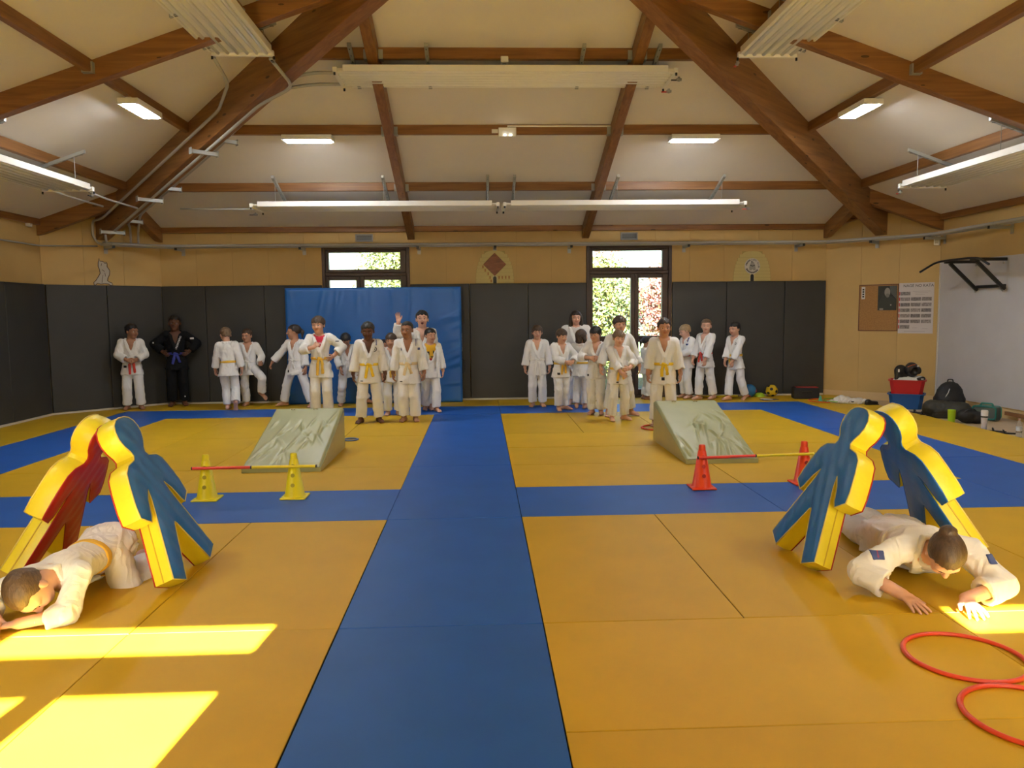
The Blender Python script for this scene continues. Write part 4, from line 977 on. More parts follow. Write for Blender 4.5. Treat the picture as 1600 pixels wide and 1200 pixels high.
person('boy with open gi over a yellow shirt at the end of the left group', (-.07, 6.35, 0), 15, 1.29, dict(head=(14, 4, 0), ha=(-.15, -.04, .45), hb=(.155, -.04, .44), fa=(-.05, .12, .042), fb=(.06, -.03, .042)), ('short', 'black'), 0, 'white', GI, shirt=m_yeltee, gi_open=True, group=LG, marks=[('box', (-.035, -.07, .70), (.016, .05, .03), m_mark, 'shirt'), ('box', (.03, -.07, .72), (.008, .05, .02), m_mark, 'shirt'), ('letters', (0, -.07, .665), (.010, .05, .035, 1.57), m_mark, 'shirt'), ('box', (.0, -.07, .635), (.02, .05, .014), m_markr, 'shirt')])
# right group
person('boy with long white belt tails standing first of the right group', (1.62, 6.8, 0), -4, 1.31, dict(head=(3, 4, 0), ha=(-.16, -.03, .45), hb=(.16, -.02, .45), fa=(-.06, 0, .042), fb=(.06, .0, .042), tail=.10), ('fringe', 'brown'), 0, 'white', GI, group=RG, hemz=.40)
person('boy with yellow belt clasping his hands, second of the right group', (1.95, 6.27, 0), 18, 1.26, dict(CLASP, ha=(.02, -.13, .60), hb=(.10, -.12, .60), head=(6, 10, 0), fa=(-.045, -.02, .042), fb=(.07, .05, .042), tb=(.8, -.6, 0), tail=.02), ('fringe', 'brown'), 0, 'yellow', GI, group=RG, marks=[('box', (-.06, -.1, .46), (.016, .05, .014), m_mark)])
person('child with brown bob seen from behind, yellow belt', (2.29, 6.5, 0), 158, 1.24, dict(head=(-32, 0, 0), hb=(.17, -.02, .46), ha=(-.07, -.15, .66), da=(.3, -.3, .8), fa=(-.06, .03, .042), fb=(.06, .0, .042)), ('bob', 'brown'), 0, 'yellow', GI, group=RG, tails=False)
person('tall woman with long dark hair behind the right group', (2.27, 7.0, 0), -6, 1.58, dict(head=(6, 4, 0), ha=(-.16, -.06, .50), hb=(.16, -.06, .50)), ('long', 'dark'), 4, 'white', GI2, group=RG, child=False, fat=1.1, shirt=mat('white_tshirt', (.62, .60, .57), .8))
person('black haired child with white belt, hands joined at the chest', (2.42, 5.75, 0), -18, 1.30, dict(CLASP, ha=(-.05, -.13, .655), hb=(.05, -.13, .655), head=(-14, 8, 0), tail=.06, fa=(-.05, .0, .042), fb=(.055, 0, .042)), ('bowl', 'black'), 0, 'white', GI, group=RG, sleeve=.6, marks=[('box', (-.085, -.09, .455), (.01, .05, .012), m_mark)])
person('taller boy with brown fringe standing behind the fair child', (2.72, 5.5, 0), 2, 1.45, dict(head=(2, 0, 0), ha=(-.20, -.03, .50), hb=(.20, -.03, .50), fa=(-.115, 0, .042), fb=(.125, .02, .042), tb=(.7, -.7, 0)), ('fringe', 'brown'), 0, 'white', GI2, group=RG, cuff=.82, marks=[('box', (-.055, -.1, .75), (.005, .05, .013), m_mark)])
person('fair child fiddling with a yellow belt at the front of the right group', (2.62, 5.05, 0), 10, 1.26, dict(ha=(-.01, -.14, .535), hb=(.08, -.14, .59), ea=(-1, .2, -.3), eb=(1, .2, -.3), da=(.7, -.2, -.6), db=(-.8, -.2, -.2), na=(0, 1, 0), nb=(0, 1, 0), ca=.5, cb=.6, head=(-6, 8, 4), fa=(-.07, 0, .042), fb=(.085, .02, .042), tb=(.6, -.8, 0), tail=.02), ('fringe', 'light'), 4, 'yellow', GI2, group=RG, sleeve=.7, marks=[('box', (-.035, -.1, .435), (.014, .05, .006), m_mark)])
person('small dark haired child by the wall under the right window', (3.56, 7.6, 0), 100, 1.08, dict(head=(0, 5, 0)), ('pony', 'black'), 2, 'white', GI, group=RG)
person('smiling boy with yellow belt standing behind the right wedge', (3.12, 4.45, 0), -10, 1.42, dict(head=(4, 2, 0), ha=(-.155, -.03, .45), hb=(.16, -.03, .45), fa=(-.08, .0, .042), fb=(.07, .0, .042)), ('short', 'dark'), 1, 'gold', GI, group=RG, hemz=.40, sleeve=.7, marks=[('box', (-.01, -.11, .45), (.015, .06, .015), m_mark)])
person('blond boy in profile with red belt beside the window', (4.30, 7.72, 0), -72, 1.29, dict(CLASP, head=(-10, 22, 0), ha=(-.04, -.13, .60)), ('short', 'blond'), 4, 'red', GI, group=RG, marks=[('stripes', (.085, .0, .79), (.015, .05, .035), m_markb), ('box', (.095, -.05, .73), (.03, .015, .012), m_markb)])
person('fair girl in profile looking at the camera, red belt', (4.55, 7.45, 0), -58, 1.37, dict(head=(38, 0, 0), ha=(-.08, -.15, .48), hb=(.10, -.13, .48), fa=(-.05, -.06, .042), fb=(.05, .10, .042), tail=.0), ('pony', 'light'), 4, 'red', GI, group=RG, marks=[('box', (.04, -.08, .735), (.012, .03, .018), m_markb)])
person('dark haired boy in profile with yellow belt, nearest the balls', (5.02, 7.28, 0), -62, 1.32, dict(head=(8, 4, 0), ha=(-.04, -.16, .47), hb=(.06, -.15, .46), fa=(-.05, -.07, .042), fb=(.05, .13, .06), tb=(.1, -.8, -.4), spine=(0, -.05, 1)), ('short', 'black'), 0, 'yellow', GI, group=RG, marks=[('ring', (.06, -.07, .735), (.014, .05), m_mark)])
# ---------------------------------------------------------------- the two crawling under the dummies
def rel(o, H): return lambda x, y, z: ((x-o[0])/H, (y-o[1])/H, z/H)
o_ = (-1.50, -1.45); r_ = rel(o_, 1.40)
person('boy with yellow belt crawling on his forearms out of the left dummies', (o_[0], o_[1], 0), 0, 1.40, dict(hip=r_(-1.47, -1.28, .20), spine=(-.10, -1, -.06), front=(.08, 0, -1), head=(16, -12, -6),
    hb=r_(-1.56, -1.925, .035), eb=(1, -.45, -.75), db=(-1, -.22, -.06), nb=(0, 0, -1), cb=.16, ha=r_(-1.68, -1.90, .045), ea=(-1, .3, .1), da=(.35, -1, -.05), na=(0, 0, -1), ca=.16,
    fb=r_(-1.32, -1.04, .075), kb=(.05, -1, -.5), tb=(.05, 1, -.1), ub=(0, -.1, -1), fa=r_(-1.50, -1.00, .20), ka=(-.4, -1, -.6), ta=(.12, .15, -1), ua=(-.35, -1, 0), spread=.12), ('buzz', 'mid'), 4, 'yellow', GI, group='crawlers under the dummies', fine=.95, sleeve=.62, knot=False, tails=True, hemz=.43, cuff=.92)
o_ = (3.15, -1.45); r_ = rel(o_, 1.62)
person('woman with brown bun pushing up on her hands beside the right dummies', (o_[0], o_[1], 0), 0, 1.62, dict(hip=r_(3.21, -1.24, .135), spine=(-.17, -1, .17), front=(0, -.12, -1), head=(-4, -12, -6),
    ha=r_(2.87, -1.875, .05), ea=(-1, .75, .15), da=(.22, -1, -.22), na=(0, 0, -1), ca=.10, hb=r_(3.15, -1.965, .055), eb=(1, .25, .25), db=(-.12, -1, -.2), nb=(0, 0, -1), cb=.14,
    fa=r_(3.20, -.47, .085), fb=r_(3.33, -.50, .085), ka=(0, 0, -1), kb=(0, 0, -1), ta=(0, .25, -1), tb=(0, .25, -1), ua=(0, -1, -.2), ub=(0, -1, -.2), spread=.22), ('bun', 'brown'), 4, 'white', GI, group='crawlers under the dummies', fine=.95, child=False, sleeve=.55, fat=1.1, hemz=.42, knot=False, tails=False, cuff=.88,
    marks=[('box', (.62, .0, .03, .03), (.019, .014, .04), m_markb, 'armA'), ('box', (.62, .0, .031, .032), (.005, .013, .045), m_markr, 'armA'), ('box', (.5, .01, .03, .03), (.013, .014, .04), m_markb, 'armB')], shirt=mat('white_tshirt', (.62, .60, .57), .8))
# ---------------------------------------------------------------- foam judo dummies leaning together
m_fblue = mat('dummy_blue_vinyl', (.012, .135, .50), .38, var=.05, vscale=8, bump=.25, bscale=22)
m_fyel = mat('dummy_yellow_vinyl', (.80, .68, .03), .38, var=.04, vscale=8, bump=.3, bscale=26)
m_fred = mat('dummy_red_vinyl', (.42, .012, .012), .4, var=.05, vscale=8, bump=.25, bscale=22)
m_seam = mat('dummy_seam', (.75, .62, .15), .5)
def dummy_outline():
    half = [(0, .315), (.012, .305), (.195, .0), (.325, .055), (.215, .30), (.13, .49), (.112, .555), (.165, .50), (.215, .415), (.245, .385), (.335, .435), (.325, .50), (.285, .61), (.245, .69), (.19, .725), (.10, .74), (.078, .765), (.090, .795), (.125, .835), (.145, .88), (.143, .925), (.12, .965), (.08, .99), (.035, 1.0)]
    return half+[(-u, v) for u, v in reversed(half[1:])]
def dummy(label, foot, outward, lean_deg, front_m, back_m, H=.985, thick=.108, yaw_deg=0):
    """foot: centre of the feet on the floor (outer face); outward = +1 faces +X, -1 faces -X; the panel leans inward"""
    o = empty('foam_dummy', foot, 0, label, 'dummy', 'body shaped foam dummies leaning in pairs')
    a = math.radians(lean_deg); inx = -outward
    up_ = Vector((inx*math.sin(a), 0, math.cos(a))); ac = Vector((0, -outward, 0)) if True else None; nrm = Vector((outward*math.cos(a), 0, math.sin(a)))
    ac = up_.cross(nrm)
    Rz = Matrix.Rotation(math.radians(yaw_deg), 4, 'Z')
    M = Rz @ frame_mat((inx*0, 0, math.sin(a)*thick*.0), ac, up_, nrm)
    M = Rz @ frame_mat((-nrm.x*thick, 0, 0), ac, up_, nrm)     # local z: 0 inner face .. thick outer face
    lo = min((M @ Vector((u*H, v*H, z))).z for u, v in dummy_outline() for z in (0, thick)); M = Matrix.Translation((0, 0, -lo)) @ M
    pts = [(u*H, v*H) for u, v in dummy_outline()]; n = len(pts)
    # triangulated faces slightly pillowed
    def face(z, sgn, nm, m):
        from mathutils.geometry import delaunay_2d_cdt
        PA = np.array(pts); QA = np.roll(PA, -1, 0)
        def inside(c):
            cr = ((PA[:, 1] > c[1]) != (QA[:, 1] > c[1])) & (c[0] < (QA[:, 0]-PA[:, 0])*(c[1]-PA[:, 1])/(QA[:, 1]-PA[:, 1]+1e-12)+PA[:, 0]); e = QA-PA
            t = np.clip(((c-PA)*e).sum(1)/(e*e).sum(1), 0, 1); d = np.sqrt((((PA+e*t[:, None])-c)**2).sum(1)).min(); return cr.sum() % 2 == 1 and d > .012
        grid_ = [(x, y) for x in np.arange(-.36*H, .36*H, .024) for y in np.arange(0, H, .024) if inside(np.array((x, y)))]
        vv = [Vector(p_) for p_ in pts]+[Vector(g_) for g_ in grid_]; r = delaunay_2d_cdt(vv, [(i, (i+1) % n) for i in range(n)], [list(range(n))], 1, 1e-6)
        bm = bmesh.new(); bv = [bm.verts.new((q.x, q.y, z)) for q in r[0]]
        for f in r[2]: bm.faces.new([bv[i] for i in f])
        P = np.array(pts); Q = np.roll(P, -1, 0)
        for v in bm.verts:
            c = np.array([v.co.x, v.co.y]); e = Q-P; t = np.clip(((c-P)*e).sum(1)/(e*e).sum(1), 0, 1); d = np.sqrt((((P+e*t[:, None])-c)**2).sum(1)).min()
            v.co.z += sgn*.013*min(1, d/.05)**.5+ (.002*math.sin(v.co.x*60+v.co.y*35) if d > .02 else 0)
        bmesh.ops.recalc_face_normals(bm, faces=bm.faces)
        me = bpy.data.meshes.new(nm); bm.to_mesh(me); bm.free(); me.transform(M); me.materials.append(m)
        for p_ in me.polygons: p_.use_smooth = True
        return nobj(nm, me, o)
    face(thick, 1, 'outer_cover', front_m); face(0, -1, 'inner_cover', back_m)
    mb = MB(); m_ = 4; vs = []
    for j in range(m_+1):
        z = thick*j/m_; bul = .006*math.sin(PI*j/m_)
        for i in range(n):
            p_, q_ = np.array(pts[i-1]), np.array(pts[(i+1) % n]); t = q_-p_; nn = np.array((t[1], -t[0])); nn = nn/np.linalg.norm(nn); vs.append((pts[i][0]-nn[0]*bul*-1, pts[i][1]-nn[1]*bul*-1, z))
    vs = [tuple(M @ Vector(v)) for v in vs]; fs = [(j*n+i, j*n+(i+1) % n, (j+1)*n+(i+1) % n, (j+1)*n+i) for j in range(m_) for i in range(n)]
    mb.add(vs, fs); mb.build('side_band', m_fyel, o, smooth=True, angle=.6)
    for z, m in ((thick, front_m), (0, back_m)):
        mb = MB(); mb.tube([tuple(M @ Vector((u, v, z))) for u, v in pts], .0045, 6, closed=True); mb.build('piping', m_seam if z else m, o, smooth=True)
    for sx in (-1, 1):      # zip line down the outer leg
        p0, p1 = np.array(pts[3]), np.array(pts[5]); p0[0] *= sx; p1[0] *= sx; nn = unit(V3(sx*(p1[1]-p0[1]), -sx*sx*0+abs(p1[0]-p0[0]), 0))*.006
        mb = MB(); mb.tube([tuple(M @ Vector((p0[0]+nn[0], p0[1]+nn[1], thick*.5))), tuple(M @ Vector((p1[0]+nn[0], p1[1]+nn[1], thick*.5)))], .004, 6); mb.build('zip_seam', mat('zip_seam', (.62, .44, .03), .5), o)
    return o
dummy('blue faced foam dummy of the right pair, left one, feet towards the hoops', (2.56, -1.15, 0), -1, 26, m_fblue, m_fred)
dummy('foam dummy of the right pair leaning from the right, red back outside', (3.75, -.95, 0), 1, 27, m_fred, m_fblue)
dummy('blue faced foam dummy of the left pair, right one', (-.96, -1.17, 0), 1, 24, m_fblue, m_fred)
dummy('foam dummy of the left pair with red inner face, left one', (-2.06, -.95, 0), -1, 26, m_fblue, m_fred)

# ---------------------------------------------------------------- sage green foam wedges
m_wedge = mat('sage_vinyl', (.35, .37, .19), .40, var=.05, vscale=4, spec=.5)
m_wside = mat('sage_vinyl_side', (.40, .35, .17), .4, var=.05, vscale=4)
def wedge(label, X0, X1, Y0, Y1, h, seed, amp):
    o = empty('foam_wedge', ((X0+X1)/2, Y0, 0), 0, label, 'wedge', 'sage green foam wedges'); w = (X1-X0)/2; L = Y1-Y0; rnd = np.random.RandomState(seed)
    nx, ny = 90, 120; vs = []; hs = math.hypot(L, h)
    ctr = [(rnd.uniform(-.2, .2)*w, rnd.uniform(.1, .45)) for _ in range(2)]
    wr = [(rnd.uniform(-.9, .9)*w, rnd.uniform(.05, .75)*L, rnd.uniform(-.6, .6), rnd.uniform(.05, .22), rnd.uniform(.012, .02)) for _ in range(26)]
    for j in range(ny+1):
        for i in range(nx+1):
            u = (i/nx*2-1); t = j/ny; x = u*w; y = t*L; z = .05+t*(h-.05)
            e = min(1, (1-abs(u))/.06)*min(1, t/.05)*min(1, (1-t)/.05); d = 0
            for (a, b, ang, ln, sg) in wr:
                ca, sa = math.cos(ang), math.sin(ang); dx, dy = x-a, y-b; al = dx*sa+dy*ca; ac = dx*ca-dy*sa+.25*al*al
                d += math.exp(-(ac/sg)**2-(al/ln)**2)*(1 if sg > .015 else -.8)
            edge = (1-abs(u)); rl = -.02*max(0, 1-edge/.05)**2
            vs.append((x, y, z+amp*d*e+.008*e+rl-.015*max(0, 1-(1-t)/.04)**2))
    fs = [(j*(nx+1)+i, j*(nx+1)+i+1, (j+1)*(nx+1)+i+1, (j+1)*(nx+1)+i) for j in range(ny) for i in range(nx)]
    mb = MB(); mb.add(vs, fs); mb.build('slope_cover', m_wedge, o, smooth=True)
    for sx in (-1, 1):
        mb = MB(); P_ = [(sx*w, 0, 0), (sx*w, L, 0), (sx*w, L, h-.035), (sx*w, .0, .03)]
        n = 14; vs = []; fs = []
        for a in range(n+1):
            for b in range(7):
                y = L*a/n; zt = .03+(h-.065)*a/n; vs.append((sx*(w+.012*math.sin(PI*a/n)*math.sin(PI*b/6)), y, zt*b/6))
        fs = [(a*7+b, (a+1)*7+b, (a+1)*7+b+1, a*7+b+1) for a in range(n) for b in range(6)]
        mb.add(vs, fs); mb.build('side_panel', m_wside, o, smooth=True)
        mb = MB(); mb.tube([(sx*(w-.002), .0, .032), (sx*(w-.002), L*.5, .032+(h-.065)/2), (sx*(w-.002), L, h-.033)], .005, 6); mb.build('piping', m_wedge, o, smooth=True)
    mb = MB(); mb.box((-w, L-.002, 0), (w, L+.01, h-.03)); mb.build('back_panel', m_wedge, o)
    mb = MB(); mb.box((-w, -.006, .0), (w, .004, .045)); mb.build('front_lip', m_wedge, o)
    mb = MB(); mb.box((-w+.01, .01, 0), (w-.01, L, .012)); mb.build('base', m_wside, o)
    for x in (-.13, .12):
        mb = MB(); mb.tube([(x-.03+.03*math.cos(q)*.6, L*.96-.09+.07*math.sin(q), h-.01+.004-.0*(q)) for q in [PI*j/8 for j in range(9)]], .006, 6); mb.build('handle', m_wside, o)
    return o
wedge('sage green foam wedge ramp in the left lane behind the yellow cones', -1.62, -.86, 1.84, 3.2, .47, 3, .014)
wedge('sage green creased foam wedge ramp in the right lane behind the red cones', 2.74, 3.47, 1.88, 3.34, .48, 8, .024)

# ---------------------------------------------------------------- cones with poles
m_cy = mat('yellow_cone_plastic', (.78, .68, .01), .35); m_cr = mat('red_cone_plastic', (.85, .06, .01), .35)
m_hole_shade_y = mat('yellow_hole_shade', (.38, .32, .01), .6); m_hole_shade_r = mat('red_hole_shade', (.45, .02, .008), .6)  # shade inside the pole holes, painted as discs of darker cone colour
m_py = mat('yellow_pole', (.85, .68, .01), .35); m_pr = mat('red_pole', (.82, .05, .02), .35)
def cone(label, x, y, m, mh, H=.375, rz=0):
    o = empty('marker_cone', (x, y, 0), rz, label, 'cone', 'marker cones of the two pole hurdles')
    mb = MB(); mb.box((-.105, -.105, 0), (.105, .105, .014)); mb.build('base', m, o, bevel=.006)
    r0, r1 = .082, .030
    mb = MB(); mb.lathe([(r0+.008, .014), (r0, .022), (r1+.004, H*.86), (r1, H*.87), (r1-.003, H*.985), (r1-.008, H)], 28); mb.build('cone_body', m, o, smooth=True, angle=.7)
    for z in (.115, .195, .272):
        for sg in (-1, 1):
            t = (z-.022)/(H*.86-.022); r = r0+(r1+.004-r0)*t; M = Matrix.Translation((0, sg*r, z)) @ rot_between((0, sg, .15))
            mb = MB(); mb.lathe([(.0165, -.006), (.0165, .003), (.012, .0032)], 14, 0, (0, 0, 0), M); mb.build('pole_hole_disc', mh, o, smooth=True, angle=.6)
    return o
def pole(label, a, b, cm):
    o = empty('hurdle_pole', a, 0, label, 'pole', 'two coloured hurdle poles'); A = Vector((0, 0, 0)); B = Vector(b)-Vector(a); C = A.lerp(B, cm)
    mb = MB(); mb.tube([A, C], .0125, 12); mb.build('red_half', m_pr, o, smooth=True, angle=.8)
    mb = MB(); mb.tube([C, B], .0125, 12); mb.build('yellow_half', m_py, o, smooth=True, angle=.8)
    d = (B-A).normalized(); mb = MB(); mb.tube([C-d*.006, C+d*.006], .0132, 12); mb.build('joint_ring', m_black, o)
    for p in (A, B): mb = MB(); mb.tube([p-d*.004, p+d*.004], .0132, 12); mb.build('end_cap', m_black, o)
cone('yellow cone on the left end of the left pole', -1.58, .77, m_cy, m_hole_shade_y, rz=.03); cone('yellow cone on the right end of the left pole', -.86, .78, m_cy, m_hole_shade_y)
cone('red cone on the left end of the right pole', 2.60, .84, m_cr, m_hole_shade_r); cone('red cone behind the blue dummy at the right pole end', 3.53, .93, m_cr, m_hole_shade_r)
pole('red and yellow pole through the two yellow cones', (-1.675, .715, .272), (-.665, .725, .272), .475)
pole('red and yellow pole through the two red cones', (2.55, .785, .272), (3.60, .875, .272), .49)

# ---------------------------------------------------------------- hoops
def hoop(label, x, y, r, m, z=.010, t=.012, gr='plastic hoops on the mats'):
    mb = MB(); mb.tube([(r*math.cos(2*PI*i/64), r*math.sin(2*PI*i/64), 0) for i in range(64)], t, 8, closed=True, flat=.75); o = mb.build('hoop', m, None, (x, y, z), smooth=True); return tag(o, label, 'hoop', gr)
m_hoop = mat('red_hoop', (.72, .06, .02), .4)
hoop('upper red hoop at the bottom right of the mats', 2.80, -2.505, .24, m_hoop); hoop('lower red hoop cut off by the picture corner', 2.745, -3.01, .24, m_hoop)
hoop('red hoop around the feet of the smiling boy', 3.05, 4.28, .25, m_hoop); 
hoop('red hoop at the right corner near the black case', 6.42, 6.95, .25, mat('orange_red_hoop', (.7, .12, .02), .4)); hoop('green hoop lying by the crumpled towel', 6.62, 6.82, .26, mat('green_hoop', (.22, .40, .04), .4), z=.028)
hoop('small blue and white ring beside the left wedge', -.885, 3.72, .09, mat('blue_ring', (.18, .24, .45), .4))

# ---------------------------------------------------------------- blue crash mat against the wall
m_crash = mat('crash_mat_blue', (.010, .11, .37), .42, var=.05, vscale=5, spec=.5)
o = empty('crash_mat', (-1.09, 7.70, 0), 0, 'large blue crash mat leaning upright over the left window', 'crash mat')
W_, H_, TH = 2.96, 1.97, .22; nx, nz = 150, 100; vs = []
rnd = np.random.RandomState(5); wr = [(rnd.uniform(-W_/2, W_/2), H_, rnd.uniform(.25, .7), rnd.uniform(.025, .06), rnd.uniform(-.25, .25)) for _ in range(16)]+[(W_/2, rnd.uniform(.2, 1.6), rnd.uniform(.15, .45), rnd.uniform(.02, .04), 1.3+rnd.uniform(-.25, .15)) for _ in range(14)]
for j in range(nz+1):
    for i in range(nx+1):
        x = -W_/2+W_*i/nx; z = H_*j/nz; d = .010*math.sin(x*2.1+.4)*math.sin(z*2.3)
        for (a, b, ln, sg, an) in wr:
            dx, dz = x-a, z-b; ca, sa = math.cos(an), math.sin(an); al = dx*sa+dz*ca; ac = dx*ca-dz*sa; d += .012*math.exp(-(ac/sg)**2-(al/ln)**2)
        e = min((x+W_/2), (W_/2-x), z, (H_-z)); rl = .03*max(0, 1-e/.03)**2
        vs.append((x, -TH/2-d*min(1, e/.05)+rl, z))
mb = MB(); mb.add(vs, [(j*(nx+1)+i, j*(nx+1)+i+1, (j+1)*(nx+1)+i+1, (j+1)*(nx+1)+i) for j in range(nz) for i in range(nx)]); mb.build('front_cover', m_crash, o, smooth=True)
mb = MB(); mb.box((-W_/2+.001, -TH/2+.03, .001), (W_/2-.001, TH/2, H_-.001)); mb.build('foam_body', mat('crash_mat_side', (.014, .017, .022), .6), o, bevel=.02)
mb = MB(); mb.tube([(-W_/2+.01, -TH/2+.025, 0.01), (-W_/2+.01, -TH/2+.025, H_-.01), (W_/2-.01, -TH/2+.025, H_-.01), (W_/2-.01, -TH/2+.025, .01)], .006, 6); mb.build('piping', m_crash, o)
for z in (.62, 1.45):
    mb = MB(); mb.tube(smooth_path([(W_/2, 0, z-.12), (W_/2+.045, 0, z-.09), (W_/2+.045, 0, z+.09), (W_/2, 0, z+.12)], .05), .008, 6); mb.build('handle', m_black, o)
text('DIMA', .13, m_markw, o, frame_mat((W_/2+.003, 0, 1.02), (0, 0, 1), (0, -1, 0), (1, 0, 0)))

# ---------------------------------------------------------------- wall ornaments
m_hive = mat('hive_cream', (.62, .52, .20), .6); m_hive2 = mat('hive_edge', (.42, .33, .10), .6); m_brick = mat('brick_brown', (.42, .20, .05), .6)
def hive(X, label, base_w, top_z, bands, kind):
    o = empty('beehive_sign', (X, YB-.013, 2.035), 0, label, 'wall sign', 'beehive shaped wall signs'); z1 = top_z-2.035; hb = z1/bands
    for i in range(bands):
        t0 = i/bands; f = lambda t: base_w/2*math.sqrt(max(0, 1-(t*.98)**2.2))*(.35 if False else 1)
        w0 = f((i+.15)/bands*.97)
        mb = MB(); poly = [(-w0, i*hb+.003), (w0, i*hb+.003), (w0+.0, (i+1)*hb-.012), (w0-.014, (i+1)*hb), (-w0+.014, (i+1)*hb), (-w0, (i+1)*hb-.012)]
        if i == bands-1: poly = [(-w0, i*hb)]+[(w0*math.cos(a)*-1 if False else w0*math.cos(a), i*hb+hb*1.0*math.sin(a)) for a in [PI*k/10 for k in range(11)]][:-1]+[(-w0, i*hb+.001)]
        mb.prism(poly, .008, frame_mat((0, 0, 0), (1, 0, 0), (0, 0, 1), (0, -1, 0))); mb.build('hive_band', m_hive, o)
        mb = MB(); mb.box((-w0-.006, -.004, i*hb-.002), (w0+.006, 0, i*hb+hb*.9)); mb.build('band_edge', m_hive2, o)
    F = frame_mat((0, -.008, 0), (1, 0, 0), (0, 0, 1), (0, -1, 0))
    mb = MB(); mb.prism([(-.045, 0), (.045, 0), (.045, .095)]+[(.045*math.cos(a), .095+.045*math.sin(a)) for a in [PI*k/8 for k in range(1, 8)]]+[(-.045, .095)], .003, F); mb.build('door_rim', mat('hive_rim', (.66, .58, .33), .6), o)
    mb = MB(); mb.prism([(-.03, 0), (.03, 0), (.03, .09)]+[(.03*math.cos(a), .09+.03*math.sin(a)) for a in [PI*k/8 for k in range(1, 8)]]+[(-.03, .09)], .006, F); mb.build('door', m_black, o)
    return o, F
h1, F1 = hive(.975, 'beehive sign with brown wooden diamond between the windows', .66, 2.60, 9, 0)
mb = MB(); mb.prism([(0, -.20), (.20, 0), (0, .20), (-.20, 0)], .022, F1 @ Matrix.Translation((0, .325, 0))); dm = mb.build('diamond_plaque', mat('reddish_wood', (.25, .085, .035), .45, var=.3, vscale=9, vstretch=(1, 1, 4)), h1, bevel=.004)
for (u, v) in ((-.205, .285), (-.165, .225), (-.115, .165), (-.083, .10), (-.063, .04), (.075, .10), (.13, .10), (.19, .10), (.25, .10)):
    mb = MB(); mb.box((u-.013, v-.024, .0), (u+.013, v+.024, .004), 0, F1); mb.build('brick', m_brick, h1)
h2, F2_ = hive(5.52, 'beehive sign with white round club emblem on the right', .66, 2.56, 9, 1)
m_emb = mat('emblem_white', (.66, .63, .58), .6); cM = F2_ @ Matrix.Translation((0, .26, 0))
mb = MB(); mb.lathe([(.138, 0), (.138, .010), (.132, .012)], 40, 0, (0, 0, 0), cM); em = mb.build('emblem', m_emb, h2)
def arc_text(s_, r, a0, step, size, flip, par, M0):
    for i, ch in enumerate(s_):
        if ch == ' ': continue
        a = a0+(step*i if flip else -step*i); Mx = M0 @ Matrix.Translation((r*math.cos(a), r*math.sin(a), .0125)) @ Matrix.Rotation(a-PI/2 if not flip else a+PI/2, 4, 'Z'); text(ch, size, m_mark, par, Mx, 'letter')
arc_text('JUDO CLUB', .112, math.radians(98), math.radians(13.2), .042, False, em, cM)
for i in range(5):      # first word on the emblem, too worn to read
    a = math.radians(168-13.2*i); mb = MB(); mb.box((-.008, -.012, .012), (.008, .012, .0135), 0, cM @ Matrix.Rotation(a-PI/2, 4, 'Z') @ Matrix.Translation((0, .112, 0))); mb.build('letter', m_mark, em)
for i in range(9):
    a = math.radians(208+14*i); mb = MB(); mb.box((-.010, -.012, .012), (.010, .012, .0135), 0, cM @ Matrix.Rotation(a-PI/2, 4, 'Z') @ Matrix.Translation((0, .112, 0))); mb.build('letter', m_mark, em)
m_sk = mat('emblem_grey', (.36, .34, .31), .6)
mb = MB(); mb.prism([(-.055, -.07), (-.02, -.075), (.0, -.05), (.02, -.075), (.06, -.07), (.055, -.02), (.04, .03), (.02, .075), (-.015, .08), (-.04, .035), (-.058, -.02)], .0015, cM @ Matrix.Translation((0, 0, .0115))); mb.build('bee_drawing', m_sk, em)
mb = MB(); mb.prism([(-.042, .0), (.0, -.018), (.045, .0), (.04, .012), (0, -.006), (-.04, .012)], .0025, cM @ Matrix.Translation((0, .012, .0115))); mb.build('drawn_belt', m_mark, em)
mb = MB(); mb.ball((0, 0, 0), (.014, .011, .002), 10, 0, cM @ Matrix.Translation((-.012, .075, .0135))); mb.build('drawn_head', m_mark, em)
# grey cut-out of two wrestlers on the left corner
M = wmat('back_left', .0125); o = empty('wrestler_cutout', (0, 0, 0), 0, 'small grey judo throw figure on the left corner wall', 'wall sign')
prof = [(-.15, .0), (-.155, .04), (-.12, .075), (-.085, .13), (-.05, .19), (-.058, .25), (-.075, .30), (-.072, .36), (-.055, .43), (-.045, .385), (-.01, .385), (.025, .37), (.05, .375), (.065, .345), (.06, .30), (.085, .265), (.10, .235), (.092, .17), (.065, .12), (.055, .075), (.08, .055), (.12, .04), (.135, .005), (.10, .0), (.07, .02), (.0, .025), (-.05, .015), (-.10, .03), (-.13, .0)]
MM = M @ Matrix.Translation((.90, 2.035, 0))
mb = MB(); mb.prism(list(reversed(prof)), .006, MM); mb.build('figure', mat('cutout_grey', (.50, .46, .38), .6), o)
mb = MB(); mb.tube([tuple(MM @ Vector((u, v, .006))) for u, v in prof], .0055, 6, closed=True); mb.build('outline', mat('cutout_outline', (.09, .05, .03), .6), o)
for a, b in (((-.02, .10), (-.03, .04)), ((-.01, .16), (-.02, .10)), ((-.02, .25), (.02, .22)), ((.02, .2), (.03, .14)), ((-.02, .35), (-.03, .31)), ((.02, .355), (.05, .35))):
    mb = MB(); mb.tube([tuple(MM @ Vector((a[0], a[1], .007))), tuple(MM @ Vector((b[0], b[1], .007)))], .004, 5); mb.build('drawn_line', mat('cutout_outline', (.09, .05, .03), .6), o)

